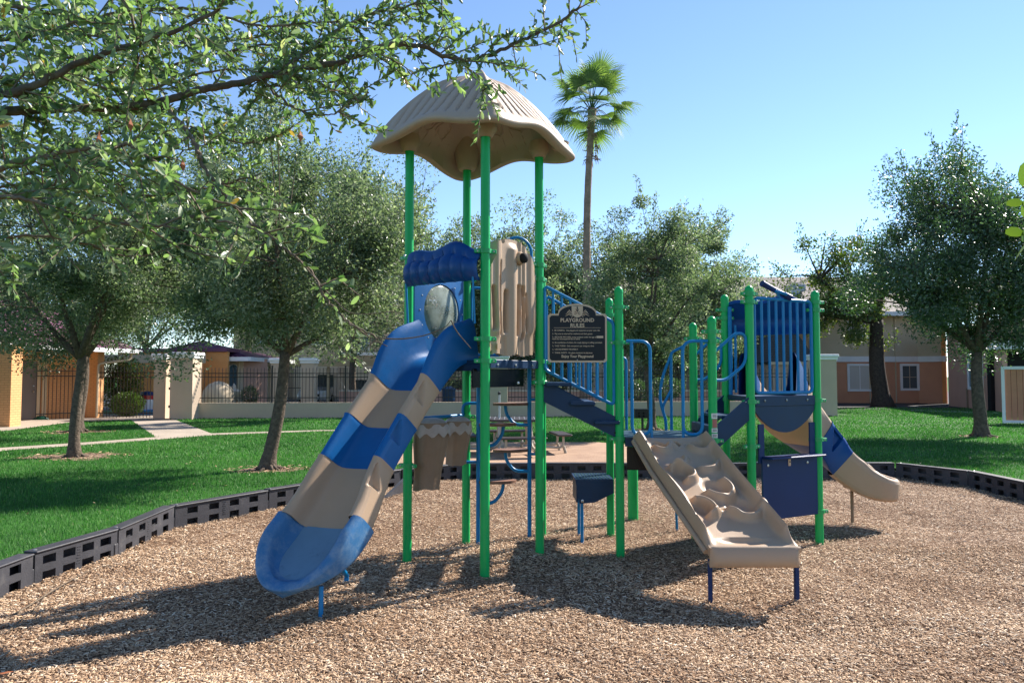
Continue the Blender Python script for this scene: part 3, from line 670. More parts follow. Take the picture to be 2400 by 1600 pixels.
# ---- slides
def catmull(P, n=16):
    P = [Vector(p) for p in P]; P = [P[0] * 2 - P[1]] + P + [P[-1] * 2 - P[-2]]; out = []
    for i in range(1, len(P) - 2):
        for q in range(n):
            t = q / n; a, b, c, d = P[i - 1], P[i], P[i + 1], P[i + 2]
            out.append(.5 * ((2 * b) + (c - a) * t + (2 * a - 5 * b + 4 * c - d) * t * t + (3 * b - 3 * c + d - a) * t ** 3))
    out.append(P[-2]); return out
def slide(name, path, hw, secs, toe_len, rimh, holes=(), seg=.011, sidev=None, toefront=.3, twf=1.0):
    pts = catmull(path); cum = [0]
    for a, b in zip(pts, pts[1:]): cum.append(cum[-1] + (b - a).length)
    Lt = cum[-1]
    def pos(s_):
        s_ = max(0, min(Lt - 1e-6, s_)); i = max(0, min(len(pts) - 2, int(np.searchsorted(cum, s_, side='right')) - 1))
        f = (s_ - cum[i]) / (cum[i + 1] - cum[i]); return pts[i].lerp(pts[i + 1], f)
    def fr(s_):
        p = pos(s_); T = (pos(s_ + .06) - pos(s_ - .06)).normalized(); sd_ = T.cross(Z0).normalized(); Nn = sd_.cross(T).normalized()
        return p, T, (sidev if sidev is not None else sd_), Nn
    # one side, from the centre of the floor outwards and back under (u, h, kind)
    side = [(0, 0.0), (.30, .004), (.50, .018), (.62, .07), (.69, .22), (.72, .48), (.735, .76), (.77, .92), (.84, 1.0), (.915, .985), (.975, .89), (1.0, .75), (1.0, .5), (.995, .25), (.985, .02), (.96, -.10), (.90, -.13), (.5, -.14), (0, -.14)]
    sidef = []
    for (a_, b_) in zip(side, side[1:]):
        k_ = 8 if (a_[0] > .93 and a_[1] > .01 and b_[1] < a_[1]) else 1
        sidef += [(a_[0] + (b_[0] - a_[0]) * q / k_, a_[1] + (b_[1] - a_[1]) * q / k_) for q in range(k_)]
    sidef.append(side[-1])
    prof = [(-u, h) for u, h in sidef[::-1]] + sidef[1:]      # closed loop, last = first
    prof = prof[:-1]
    out = thing_part(name)
    def rim(s_): return float(np.interp(s_ / Lt, [x for x, _ in rimh], [y for _, y in rimh]))
    s = 0; toe_s = Lt - toe_len
    for k, (f0, f1, mt) in enumerate(secs):
        s0, s1 = f0 * Lt, min(f1 * Lt, toe_s) if k == len(secs) - 1 else f1 * Lt
        last = k == len(secs) - 1
        if last: s0 -= .008; s1 = s0
        n = max(2, int((s1 - s0) / seg)); m = MB(); G = []
        for i in range(0 if last else n + 1):
            q = i / n; s_ = s0 + (s1 - s0) * q; p, T, sd_, Nn = fr(s_); hh = rim(s_)
            bell = 1 + (.022 * math.exp(-(q * (s1 - s0) / .02) ** 2) if k else 0)
            W_ = hw(s_) if callable(hw) else hw; row = []
            for u, h in prof:
                du = 0
                for (hs, hl, sgn) in holes:
                    t = (s_ - hs * Lt) / hl
                    if -.02 <= t <= 1.02 and u * sgn > .93 and h > .2:
                        du = max(du, min(1, max(0, (h - (.84 - .56 * t)) / .05), max(0, (.90 - h) / .04), (1.02 - t) / .06))
                q_ = p + sd_ * ((u - math.copysign(du * .17, u)) * W_ * bell) + Nn * (h * hh * (1 + (bell - 1) * 1.5))
                row.append(q_)
            G.append(row)
        if not last: m.grid(G, closev=True)
        npf = len(prof); F2 = []
        if False:
            for f in m.f:
                i, j = f[0] // npf, f[0] % npf; s_ = s0 + (s1 - s0) * (i + .5) / n; drop = False
                for (hs, hl, sgn) in holes:
                    t = (s_ - hs * Lt) / hl
                    if 0 <= t <= 1:
                        u, h = prof[j]; u2, h2 = prof[(j + 1) % npf]; uu, hh2 = (u + u2) / 2, (h + h2) / 2
                        if uu * sgn > .93 and .86 - .52 * t < hh2 < .88 + .06 * t: drop = True
                if not drop: F2.append(f)
            m.f = F2
        if k == len(secs) - 1:
            # toe: the rim runs round the end
            W = hw(Lt) if callable(hw) else hw; n1, n2 = max(2, int((Lt - W * twf - s1) / seg)), 44; U = []
            e0 = Lt - W * twf
            left = [(s1 + (e0 - s1) * i / n1, -W) for i in range(n1)]
            arc = [(e0 + W * twf * math.sin(a), -W * math.cos(a)) for a in [math.pi * i / n2 for i in range(n2 + 1)]]
            right = [(a, -b) for a, b in left[::-1]]
            U = left + arc + right; nU = len(U)
            offs = [(1 - u * 1.012, h) for u, h in sidef[3:-3]] ; rings = []
            for i, (sa, ua) in enumerate(U):
                b_, a_ = U[min(i + 1, nU - 1)], U[max(i - 1, 0)]; tx, ty = b_[0] - a_[0], b_[1] - a_[1]; L_ = math.hypot(tx, ty) or 1
                nx_, ny_ = -ty / L_, tx / L_                                 # inward
                if i < n1: nx_, ny_ = 0, 1
                if i > nU - 1 - n1: nx_, ny_ = 0, -1
                fr_ = max(0, (sa - s1) / (Lt - s1)); hs_ = rim(sa) * (1 - (1 - toefront) * min(1, max(0, (fr_ - .25) / .7)) ** 1.4)
                row = []
                for d, h in offs[::-1]:                                      # outside bottom .. inner foot
                    q = (sa - nx_ * d * W * -1, ua + ny_ * d * W); p, T, sd_, Nn = fr(min(q[0], Lt))
                    if q[0] > Lt: p = p + T * (q[0] - Lt)
                    row.append(p + sd_ * q[1] + Nn * (h * hs_))
                rings.append(row)
            m.grid(rings)
            # floor and underside fill
            for idx, nf in ((-1, False), (0, True)):
                half = nU // 2; rows = []; fm = MB() if (not nf and mt == 'bluetoe') else m
                for i in range(half + 1):
                    a, b = rings[i][idx], rings[nU - 1 - i][idx]; row = []
                    for q in range(9):
                        t = q / 8; c = a.lerp(b, t); p, T, sd_, Nn = fr(min(U[i][0], Lt))
                        row.append(c - Nn * (.012 * math.sin(math.pi * t) + (.035 * math.sin(math.pi * t) ** .6 if nf else 0)))
                    rows.append(row)
                fm.grid(rows if nf else [r[::-1] for r in rows])
                if fm is not m: fm.build('toe_floor', M['toefloor'], out, ang=60)
        so_ = m.build('slide_section', M[mt], out, ang=55)
    return out, fr, Lt
def thing_part(name):
    o = bpy.data.objects.new(name, None); o.empty_display_size = .1; C.objects.link(o); o.parent = PS; return o
mAB = (base['A'] + base['B']) / 2; dn = V(-.585, -.811, 0).normalized()
def sp(s_, z): return mAB + dn * s_ * .895 + Z0 * z - V(.075 * math.sin(math.pi * min(1, max(0, s_ / 1.9))) ** .7, 0, 0)
big, frb, Lb = slide('big_slide', [sp(-.06, 1.87), sp(.17, 1.81), sp(.39, 1.60), sp(.70, 1.27), sp(1.03, .91), sp(1.25, .64), sp(1.45, .46), sp(1.68, .32), sp(1.95, .19)], lambda s_: .285 - .02 * min(1, s_ / .5) + .085 * min(1, max(0, s_ - 1.35) / .75),
    [(0, .225, 'blue'), (.225, .385, 'tan'), (.385, .545, 'blue'), (.545, .755, 'tan'), (.755, 1, 'bluetoe')], .44,
    [(0, .35), (.08, .32), (.25, .20), (.7, .20), (.85, .21), (1, .20)], toefront=.20, twf=1.2, sidev=V(-.965, .262, 0),
    holes=[(f_, .17, s_) for f_ in (.245, .405, .565) for s_ in (-1, 1)])
# slide feet
m = MB(); g_ = gnd(752, 1447); m.tube([(g_.x, g_.y, -.1), (g_.x, g_.y, .22)], .017, 12)
m.build('leg', M['rail'], big)
m = MB(); g_ = gnd(812, 1362); p_ = frb(.80 * Lb)[0]; m.tube([(g_.x, g_.y, -.02), (g_.x, g_.y, .05), (p_.x + .05, p_.y, p_.z - .04)], .02, 12); m.build('leg', M['rail'], big)
# entry walls of the big slide
mm = MB()
mJ = (base['J'] + base['L']) / 2
small, frs, Ls = slide('curved_slide', [(2.70, 7.80, 1.52), (2.86, 8.05, 1.46), (3.06, 8.36, 1.26), (3.30, 8.58, 1.00), (3.60, 8.64, .74), (3.88, 8.56, .50), (4.12, 8.47, .37), (4.38, 8.40, .34)], .30,
    [(0, .22, 'deepblue'), (.22, .50, 'tan'), (.50, .70, 'deepblue'), (.70, 1, 'tan')], .25,
    [(0, .44), (.2, .36), (.7, .30), (1, .26)], toefront=.75, twf=.8, holes=[(f_, .17, s_) for f_ in (.30, .53, .73) for s_ in (-1, 1)])
# moulded pockets on the near side of the curved slide
m = MB()
for (f, w_) in ((.34, .16), (.58, .17), (.78, .17)):
    p, T, sd_, Nn = frs(f * Ls); s_ = 1
    q = p + sd_ * (.303) + Nn * .05
    tri = [(-.09, .0), (.09, -.0), (.02, .15)] if f > .4 else [(-.05, 0), (.03, -.02), (.05, .14), (-.03, .15)]
    n_ = len(tri)
    m.add([q + T * a + Nn * b for a, b in tri] + [q + T * a * .78 + Nn * (b * .78 + .012) - sd_ * -.006 for a, b in tri], [(i, (i + 1) % n_, (i + 1) % n_ + n_, i + n_) for i in range(n_)] + [tuple(range(2 * n_ - 1, n_ - 1, -1))])
m.build('moulded_pocket', M['navyboard'], small, smooth=False) if False else None
m = MB(); g_ = gnd(1998, 1224); m.tube([(g_.x, g_.y, -.05), (g_.x, g_.y, .43)], .018, 12); m.box((g_.x + .03, g_.y, .42), (.20, .16, .05), bev=.01); m.build('leg', M['stump'], small)
# ---- hoods
def hood(k1, k2, zt, dz, name, out=.17, flip=1):
    a, b = base[k1], base[k2]; u = (b - a).normalized(); nr = V(u.y, -u.x, 0) * flip; L = (b - a).length; m = MB(); G = []
    NU = 110
    for i in range(NU + 1):
        t = i / NU; x = .03 + (L - .06) * t; wav = .035 * math.sin(2 * math.pi * (t * 1.6 + .1)) - .03 * math.cos(2 * math.pi * t) ; env = (math.sin(math.pi * t)) ** .35
        rib = .022 * (abs(math.sin(math.pi * t * 7)) ** .5 - 1) * env
        sec = [(.02, .0), (.05, .015), (.085, -.005), (.11, -.05), (.12, -.095), (.17, -.12), (.20, -.17), (.195, -.24), (.16, -.30), (.10, -.33), (.085, -.315), (.15, -.27), (.175, -.21), (.16, -.15), (.08, -.11), (.05, -.04), (.015, -.02)]
        row = []
        for q, (o_, z_) in enumerate(sec):
            lo = 1 if 4 <= q <= 9 else 0
            oo = o_ * out / .17 * (.45 + .55 * env) + lo * rib * 1.6
            zz = z_ * dz / .33 + (wav if q < 4 or q > 14 else wav * max(0, 1 - (q - 3) * .25)) + (1 - env) * (.0)
            row.append(a + u * x + nr * oo + Z0 * (zt + zz))
        G.append(row)
    m.grid(G, closev=True); m.f.append(tuple(range(17))); m.f.append(tuple(NU * 17 + q for q in range(16, -1, -1)))
    h = m.build(name, M['deepblue'], PS, ang=50)
    for t in (.04, .96):
        bb = MB(); bb.lathe(a + u * L * t + nr * .09 + Z0 * (zt - .02), [(.012, 0), (.012, .006), (0, .008)], 10, axis=nr); bb.build('bolt', M['bolt'], h)
    return h, u, nr, L
h, u, nr, L = hood('B', 'A', 2.835, .31, 'slide_hood')
a = base['B']
for x, x2 in ((.06, .05), (L - .06, L - .05)):
    m = MB(); m.tube([a + u * x + nr * .10 + Z0 * 2.58, a + u * (x + .01) + nr * .08 + Z0 * 2.15], .010, 8); m.build('strut', M['rail'], h)
m = MB(); q = [base['A'] + V(-.035, -.045, 0)]
hood('J', 'L', 2.50, .36, 'slide_hood', flip=-1)
# side lips of the small slide mouth
for fx in (.12, .88):
    m = MB(); q = base['J'] + (base['L'] - base['J']) * fx; m.tube([q + Z0 * 1.52, q + Z0 * 2.25], .014, 8); m.build('strut', M['rail'], PS)
# ---- bubble window panel between B and D
def bubble():
    a, b = base['B'], base['D']; u = (b - a).normalized(); nr = V(u.y, -u.x, 0); L = (b - a).length
    cx, cz, r = L / 2 + .02, 2.33, .275; m = MB(); n = 56
    oz0, oz1, x0, x1 = 1.86, 2.70, .07, L - .07
    out = []
    for i in range(n):
        t = 2 * math.pi * i / n; c, s_ = math.cos(t), math.sin(t); k = 1e9
        if abs(c) > 1e-6: k = min(k, ((x1 if c > 0 else x0) - cx) / c)
        if abs(s_) > 1e-6: k = min(k, ((oz1 if s_ > 0 else oz0) - cz) / s_)
        out.append((cx + c * k, cz + s_ * k))
    rows = []
    for i in range(n):
        t = 2 * math.pi * i / n; c, s_ = math.cos(t), math.sin(t)
        ri = (cx + c * r, cz + s_ * r); rm = (cx + c * (r + .035), cz + s_ * (r + .035)); ro_ = out[i]
        P = lambda p, d: a + u * p[0] + nr * d + Z0 * p[1]
        rows.append([P(ri, -.02), P(ri, .022), P(rm, .02), P(ro_, .012), P(ro_, -.02)])
    m.grid(rows, closeu=True, closev=True); p = m.build('bubble_panel', M['blue'], PS, ang=35)
    d = MB(); d.grid([[a + u * (cx + r * 1.0 * math.sin(f) * math.cos(t)) + Z0 * (cz + r * math.sin(f) * math.sin(t)) + nr * (.05 * math.cos(f)) for f in [math.pi / 2 * j / 12 for j in range(13)]] for t in [2 * math.pi * i / 40 for i in range(40)]], closeu=True)
    gm = bpy.data.materials.new('hazy_dome'); gm.use_nodes = True; g = gm.node_tree; bb = g.nodes['Principled BSDF']
    bb.inputs['Base Color'].default_value = (.36, .41, .35, 1); bb.inputs['Roughness'].default_value = .15; bb.inputs['Alpha'].default_value = .62
    tc = g.nodes.new('ShaderNodeTexCoord'); ns = g.nodes.new('ShaderNodeTexNoise'); ns.inputs['Scale'].default_value = 7; ns.inputs['Detail'].default_value = 8
    g.links.new(tc.outputs['Object'], ns.inputs[0]); rp = g.nodes.new('ShaderNodeMapRange'); rp.inputs[1].default_value = .35; rp.inputs[2].default_value = .65; rp.inputs[3].default_value = .35; rp.inputs[4].default_value = .78
    g.links.new(ns.outputs['Fac'], rp.inputs[0]); g.links.new(rp.outputs[0], bb.inputs['Alpha'])
    d.build('dome', gm, p)
    bo = MB()
    for i in range(14):
        t = 2 * math.pi * i / 14; bo.lathe(a + u * (cx + (r + .055) * math.cos(t)) + Z0 * (cz + (r + .055) * math.sin(t)) + nr * .017, [(.008, 0), (.008, .004), (0, .006)], 8, axis=nr)
    bo.build('bolts', M['bolt'], p)
bubble()
# ---- tan slotted panel between A and C
def slotted():
    a, b = base['A'] + V(.0, 0, 0), base['C']; u = (b - a).normalized(); nr = V(u.y, -u.x, 0); L = (b - a).length
    x0 = .045; W = L - .09; Hh = 1.08; z0 = 1.88
    slots = [(.10, .22, .62, .030), (.215, .18, .86, .022), (.33, .20, .60, .030), (.545, .18, .66, .036), (.645, .14, .66, .030), (.735, .22, .60, .022)]
    def ins(x, z):
        q = x / W
        top = .80 + .26 * (1 - abs((q - .46) / .5) ** 2.6) - (.03 * math.cos(q * 22) if q < .3 else 0)
        if q < .12: top = min(top, .74 + q * 1.2)
        if q > .80: top = min(top, .98 - (q - .80) * 1.3)
        bot = .02 * math.sin(q * 9) ** 2 + (.035 if q < .10 or q > .92 else 0)
        return bot < z < top
    def ht(x, z):
        q = x / W; h = .030
        h += .035 * math.exp(-((q - .45) / .085) ** 2) * (1 if z < .97 else max(0, 1 - (z - .97) / .06))      # central trunk
        h += .020 * math.exp(-((q - .17) / .05) ** 4) + .02 * math.exp(-((q - .60) / .03) ** 2) + .018 * math.exp(-((q - .69) / .03) ** 2) + .02 * math.exp(-((q - .85) / .06) ** 4)
        for (c, za, zb, w_) in slots:
            cc = c + .02 * math.sin(z * 5 + c * 9)
            e = max(abs(q - cc) / w_, abs(z - (za + zb) / 2) / ((zb - za) / 2) )
            dd = max(0, 1 - max(0, abs(z - (za + zb) / 2) - (zb - za) / 2 + .05) / .05) if abs(z - (za + zb) / 2) < (zb - za) / 2 else 0
            h -= .085 / (1 + math.exp((abs(q - cc) / w_ - 1) * 9)) * min(1, dd * 1.2)
        h -= .02 / (1 + math.exp((z - .12 - .25 * abs(q - .45)) * 60)) * (1 if abs(q - .45) > .12 else 0)
        ed = min(q, 1 - q) * W; h -= .02 * max(0, 1 - ed / .03)
        return h
    m = MB(); relief(m, W, Hh, 100, 120, ins, ht, lambda x, z, h: a + u * (x0 + x) + Z0 * (z0 + z) + nr * (h - .02), back=-.035)
    p = m.build('slotted_panel', M['tan'], PS, ang=75)
    k = MB(); c = a + u * (x0 + W * .56) + Z0 * (z0 + .90) + nr * .035
    k.lathe(c, [(.062, 0), (.062, .012), (.05, .03)], 24, axis=nr); k.build('knob_collar', M['tan'], p)
    k = MB(); k.lathe(c + nr * .02, [(.047, 0)] + [(.047 * math.cos(t), .03 + .035 * math.sin(t)) for t in [i * math.pi / 16 for i in range(8)]] + [(0, .065)], 24, axis=nr)
    k.build('knob', M['inner'], p)
    k = MB(); k.prism([(0, 0), (.055, 0), (.055, .045), (0, .045)], a + u * (x0 + W * .12) + Z0 * (z0 + .06) + nr * .032, u, (0, 0, 1), -.006); k.build('maker_plate', M['tan'], p, smooth=False)
slotted()
# ---- climbing bars on the far face D-N (arch loop, uprights)
m = MB(); a, b = base['D'], base['N']; u = (b - a).normalized()
pl = a + u * .42; pr_ = a + u * .74
m.tube([pl + Z0 * 2.0, pl + Z0 * 3.0] + [((pl + pr_) / 2) + u * (-.16 * math.cos(t)) + Z0 * (3.03 + .16 * math.sin(t)) for t in [i * math.pi / 10 for i in range(11)]] + [pr_ + Z0 * 3.0, pr_ + Z0 * 2.0], .016, 10)
m.build('arch_loop', M['rail'], PS)
def barrier(p0, p1, z0, z1, n, name='barrier', z0b=None, z1b=None, r=.012, rr=.016, corner=.05):
    """framed barrier; bars are sub-parts"""
    z0b = z0 if z0b is None else z0b; z1b = z1 if z1b is None else z1b
    p0, p1 = Vector(p0), Vector(p1); m = MB()
    loop = fillet([p0 + Z0 * z0, p1 + Z0 * z0b, p1 + Z0 * z1b, p0 + Z0 * z1], corner, closed=True)
    m.tube(loop, rr, 10, cap=False); fr_ = m.build(name, M['rail'], PS)
    for i in range(1, n + 1):
        t = i / (n + 1); q = p0.lerp(p1, t); b_ = MB(); b_.tube([q + Z0 * (z0 + (z0b - z0) * t), q + Z0 * (z1 + (z1b - z1) * t)], r, 8, cap=False); b_.build('bar', M['rail'], fr_)
    return fr_
barrier(a + u * .05, a + u * .40, 1.92, 2.62, 2)
# ---- stairs from the tall deck down to the low deck
for (k1, k2, yo) in (('C', 'E', .0), ('N', 'F', .0)):
    a, b = base[k1], base[k2]; u = (b - a).normalized()
    st = MB(); st.prism([(.03, 1.46), ((b - a).length - .03, 1.11), ((b - a).length - .03, 1.31), (.03, 1.655)], V(a.x, a.y, 0) + V(0, .012, 0), u, (0, 0, 1), .02)
    stg = st.build('stringer', M['navy'], PS, smooth=False)
    for q, z in ((.72, 1.27), (.72, 1.16)): bo = MB(); bo.lathe(V(a.x, a.y, 0) + u * q + Z0 * z + V(0, -.012, 0), [(.009, 0), (.009, .005), (0, .006)], 8, axis=V(0, -1, 0)); bo.build('bolt', M['inner'], stg)
    barrier(V(a.x, a.y, 0) + u * .05, V(a.x, a.y, 0) + u * ((b - a).length - .05), 1.76, 2.57, 7, 'stair_rail', 1.42, 2.22)
for i in range(3):
    m = MB(); x = base['C'].x + .12 + i * .23; m.box((x + .06, 7.44, 1.66 - .18 * i - .04), (.24, .90, .035), bev=.006); m.build('tread', M['navy'], PS)
# ---- hand loops beside the climbing ramp
def loop(pts, name='hand_loop', r=.0155, cr=.07, closed=False):
    m = MB(); m.tube(fillet(pts, cr, closed=closed), r, 10); return m.build(name, M['rail'], PS)
E_, H_, I_, F_ = base['E'], base['H'], base['I'], base['F']
yy = 6.93
loop([(E_.x + .05, yy, 2.03), (E_.x + .275, yy, 2.03), (E_.x + .275, yy, 1.15), (E_.x + .10, yy, 1.15), (E_.x + .10, yy, 2.03)], cr=.10)
m = MB(); m.tube([(E_.x + .275, yy, 1.25), (E_.x + .29, yy, 1.06)], .014, 8); m.build('loop_foot', M['rail'], PS)
loop([(H_.x - .05, yy, 2.03), (H_.x - .29, yy, 2.03), (H_.x - .29, yy, 1.15), (H_.x - .11, yy, 1.15), (H_.x - .11, yy, 2.03)], cr=.11)
m = MB(); m.tube([(H_.x - .29, yy, 1.25), (H_.x - .29, yy, 1.06)], .014, 8); m.build('loop_foot', M['rail'], PS)
# far side grips of the low deck
loop([(I_.x - .10, I_.y, 2.02), (I_.x - .24, I_.y, 1.95), (I_.x - .24, I_.y, 1.12)], cr=.04)
q = I_.x - .24
loop([(q, I_.y, 1.92), (q - .10, I_.y, 1.68), (q - .13, I_.y, 1.45), (q - .06, I_.y, 1.22), (q - .06, I_.y, 1.10)], cr=.12, name='bow_grip')
loop([(q, I_.y, 1.55), (q - .10, I_.y, 1.36), (q - .06, I_.y, 1.22)], cr=.05, name='bow_grip')
loop([(F_.x + .05, F_.y, 1.9), (F_.x + .18, F_.y, 1.9), (F_.x + .18, F_.y, 1.12)], cr=.05)
# ---- steps up to the right deck
for k1, k2 in (('H', 'K'), ('I', 'J')):
    a, b = base[k1], base[k2]; d = V(b.x - a.x, b.y - a.y, 0); Ld = d.length; u = d.normalized()
    m = MB(); m.prism([(.03, 1.01), (Ld - .03, 1.28), (Ld - .03, 1.50), (.03, 1.235)], V(a.x, a.y, 0) - V(u.y, -u.x, 0) * .0, u, (0, 0, 1), .02); m.build('stringer', M['navy'], PS, smooth=False)
    m = MB(); A0, B0 = V(a.x, a.y, 0), V(b.x, b.y, 0)
    m.tube(fillet([A0 + u * .03 + Z0 * 1.66, A0 + u * (Ld * .35) + Z0 * 1.66, B0 - u * .05 + Z0 * 1.82, B0 - u * .05 + Z0 * 2.10, B0 - u * (Ld * .35) + Z0 * 2.12, A0 + u * .03 + Z0 * 1.93], .09), .0155, 10)
    m.build('hand_rail', M['rail'], PS)
m = MB(); m.box((2.12, 7.5, 1.30), (.2, .8, .03), bev=.005); m.build('tread', M['navy'], PS)
m = MB(); m.box((1.0 + .95, 7.45, 1.17), (.08, .8, .10), bev=.005); m.build('riser', M['navy'], PS)
# ---- barred barrier between K and L with a telescope on it
K_, L_ = base['K'], base['L']; u = (L_ - K_).normalized()
barrier(K_ + u * .065, L_ - u * .065, 1.535, 2.465, 7, 'barred_barrier', corner=.06, r=.0145, rr=.017)
m = MB(); c = K_ + u * .36 + Z0 * 2.56
m.tube([c + V(-.15, -.05, .06), c + V(-.02, 0, 0.005)], [.032, .026], 16); m.tube([c + V(-.02, 0, 0.005), c + V(.10, .03, -.045)], [.027, .025], 16); m.tube([c + V(.10, .03, -.045), c + V(.17, .05, -.075)], [.030, .033], 16)
tele = m.build('telescope', M['navyboard'], PS)
m = MB(); m.tube([c + V(.02, .0, -.02), K_ + u * .42 + Z0 * 2.46], .014, 8); m.tube([c + V(-.02, -.06, -.02), c + V(.10, -.04, -.05)], .016, 8); m.build('telescope_mount', M['rail'], tele)
# barrier on the far side K..J of the right deck
J_ = base['J']; m = MB(); m.tube([J_ + V(.04, -.05, 1.5), J_ + V(.04, -.05, 2.45)], .022, 10); m.build('hand_rail', M['rail'], PS)
# ---- skirt below the right deck
m = MB(); Lk = (L_ - K_).length; arc = [(.05, 1.455)] + [(.05 + (Lk - .10) * i / 16, 1.36 - .22 * math.sin(math.pi * i / 16) ** .8) for i in range(17)] + [(Lk - .05, 1.455)]
m.prism(arc, V(K_.x, K_.y, 0) - V(u.y, -u.x, 0) * .01, u, (0, 0, 1), .02); m.build('skirt_panel', M['navy'], PS, smooth=False)
# ---- counter panel between K and L near the ground
nr = V(u.y, -u.x, 0); cp = MB()
cp.box(K_ + u * (Lk / 2 + .04) + Z0 * .60 + nr * .015, (Lk - .16, .022, .60), math.atan2(u.y, u.x), bev=.004); cpo = cp.build('counter_panel', M['navyboard'], PS, ang=30)
for x in (.13, Lk - .085): m = MB(); m.box(K_ + u * x + Z0 * 1.04 + nr * .0, (.075, .02, .38), math.atan2(u.y, u.x), bev=.003); m.build('upright', M['navyboard'], cpo, ang=30)
m = MB(); m.box(K_ + u * (Lk / 2 + .04) + Z0 * .905 + nr * .06, (Lk - .17, .17, .022), math.atan2(u.y, u.x), bev=.008); m.build('counter_shelf', M['navyboard'], cpo, ang=30)
for x in (.19, Lk - .19): m = MB(); m.lathe(K_ + u * x + Z0 * .83 + nr * .027, [(.013, 0), (.013, .005), (0, .007)], 10, axis=nr); m.build('bolt', M['bolt'], cpo)
m = MB(); m.box(K_ + u * (Lk * .52) + Z0 * .845 + nr * .030, (.035, .008, .07), math.atan2(u.y, u.x), bev=.003); m.build('latch', M['signtan'], cpo)
m = MB(); m.lathe(K_ + u * (Lk * .52) + Z0 * .85 + nr * .035, [(.007, 0), (.007, .003), (0, .003)], 10, axis=nr); m.build('latch_hole', M['inner'], cpo)
# ---- climbing ramp
def climber():
    W, Lc = .665, 1.60; tl_ = V(1.13, 6.90, 1.10); bl_ = V(1.46, 5.51, .385); d = (bl_ - tl_).normalized(); Lc = (bl_ - tl_).length
    sx = V(1, 0, 0); nm = sx.cross(d).normalized()
    if nm.z < 0: nm = -nm
    cres = [(.19, .14, .085, -.2, 2.6, .045, 1), (.36, .10, .05, .2, 2.9, .03, 1), (.54, .16, .085, .6, 3.6, .045, 1), (.22, .36, .11, -.2, 1.9, .04, 0), (.43, .36, .17, .5, 1.9, .05, 0), (.45, .27, .12, 3.9, 5.4, -.03, 0),
            (.20, .62, .095, -2.3, 1.7, .06, 1), (.39, .82, .13, -.8, 2.5, .06, 1), (.17, 1.10, .09, -1.9, 1.6, .055, 1), (.48, 1.06, .14, .4, 2.7, .055, 1), (.30, 1.30, .12, 4.0, 5.6, .025, 0)]
    def ht(a, b):
        h = .03 + .006 * math.sin(9 * a + 2) * math.sin(5 * b + 1)
        tp = b / Lc
        for s_ in (a, W - a):                       # side rails
            w_ = .050 + (.02 * math.sin(b * 7 + 1) if s_ == a and b < 1.3 else 0)
            pk = .115 * (1 if .04 < tp < .90 else max(0, min((tp + .02) / .06, (1.0 - tp) / .10)))
            h += (pk) / (1 + math.exp((s_ - w_) / .010)) * (.80 + .2 * min(1, s_ / .02)) * min(1, .35 + s_ / .03)
        for (ca, cb, r, a0, a1, hh, rec) in cres:
            dx, dy = a - ca, b - cb; rr = math.hypot(dx, dy * .85)
            if rr < r * 2.2:
                t = math.atan2(dy, dx); on = 0
                for kk in (-2, 0, 2):
                    tt = t + kk * math.pi
                    if a0 - .25 < tt < a1 + .25: on = max(on, min(1, (tt - a0 + .25) / .4, (a1 + .25 - tt) / .4))
                h += hh * on * 1.15 * math.exp(-((rr - r) / .027) ** 2)
                if rec: h -= .042 * math.exp(-(rr / (r * .68)) ** 6)
        if b > Lc - .16: 
            q = (Lc - b) / .16; h = h * q + (.075 - .02 * (1 - q)) * (1 - q)
            dx, dy = (a - .30) / .17, (b - (Lc - .10)) / .05; h -= .035 * math.exp(-(dx * dx + dy * dy) ** 2)
        return h
    m = MB(); relief(m, W, Lc, 150, 300, lambda a, b: True, ht, lambda a, b, h: tl_ + sx * a + d * b + nm * h, back=-.02)
    cl = m.build('climbing_ramp', M['tan'], PS, ang=75)
    # rounded apron along the bottom edge
    G = []; w2 = W + .0
    for i in range(31):
        x = w2 * i / 30; e = max(0, min(1, min(x, w2 - x) / .04)) ** .5; c0 = bl_ + sx * x + nm * .04
        row = [c0 + d * .0 + nm * .03, c0 + V(0, -.02, -.0) + nm * .02, c0 + V(0, -.045 * e, -.035), c0 + V(0, -.05 * e, -.07), c0 + V(0, -.045 * e, -.115), c0 + V(0, -.01, -.13), c0 + V(0, .06, -.10)]
        G.append(row)
    m = MB(); m.grid(G); m.build('toe_apron', M['tan'], cl, ang=70)
    m = MB()
    for x in (.125, .56): m.lathe(bl_ + sx * x + V(0, -.032, -.045), [(.009, 0), (.009, .004), (0, .004)], 10, axis=V(0, -1, 0))
    m.build('bolt_hole', M['inner'], cl)
    m = MB(); m.lathe(bl_ + sx * .235 + V(0, -.032, -.042), [(.018, 0), (.018, .004), (.010, .006), (0, .006)], 16, axis=V(0, -1, 0)); m.build('cap', M['stumpcap'], cl)
    # outer flange lines along both sides
    for x, s_ in ((-.012, -1), (W + .012, 1)):
        m = MB(); m.tube([tl_ + sx * x + nm * .02 + d * .05, tl_ + sx * (x + s_ * .01) + nm * -.005 + d * .5, tl_ + sx * x + d * (Lc - .02)], .022, 10); m.build('side_flange', M['tan'], cl)
    for px in (1666, 1870):
        g_ = gnd(px, 1410); m = MB(); m.box((g_.x, g_.y + .01, .14), (.034, .014, .36), bev=.003); m.box((g_.x + (.012 if px < 1700 else -.012), g_.y + .02, .13), (.010, .034, .34), bev=.003); m.build('leg', M['navyboard'], cl, ang=30)
climber()
m = MB(); g_ = gnd(1587, 1238); m.tube([(g_.x, g_.y, -.05), (g_.x - .02, g_.y, .5)], .014, 10); m.build('brace', M['rail'], PS)
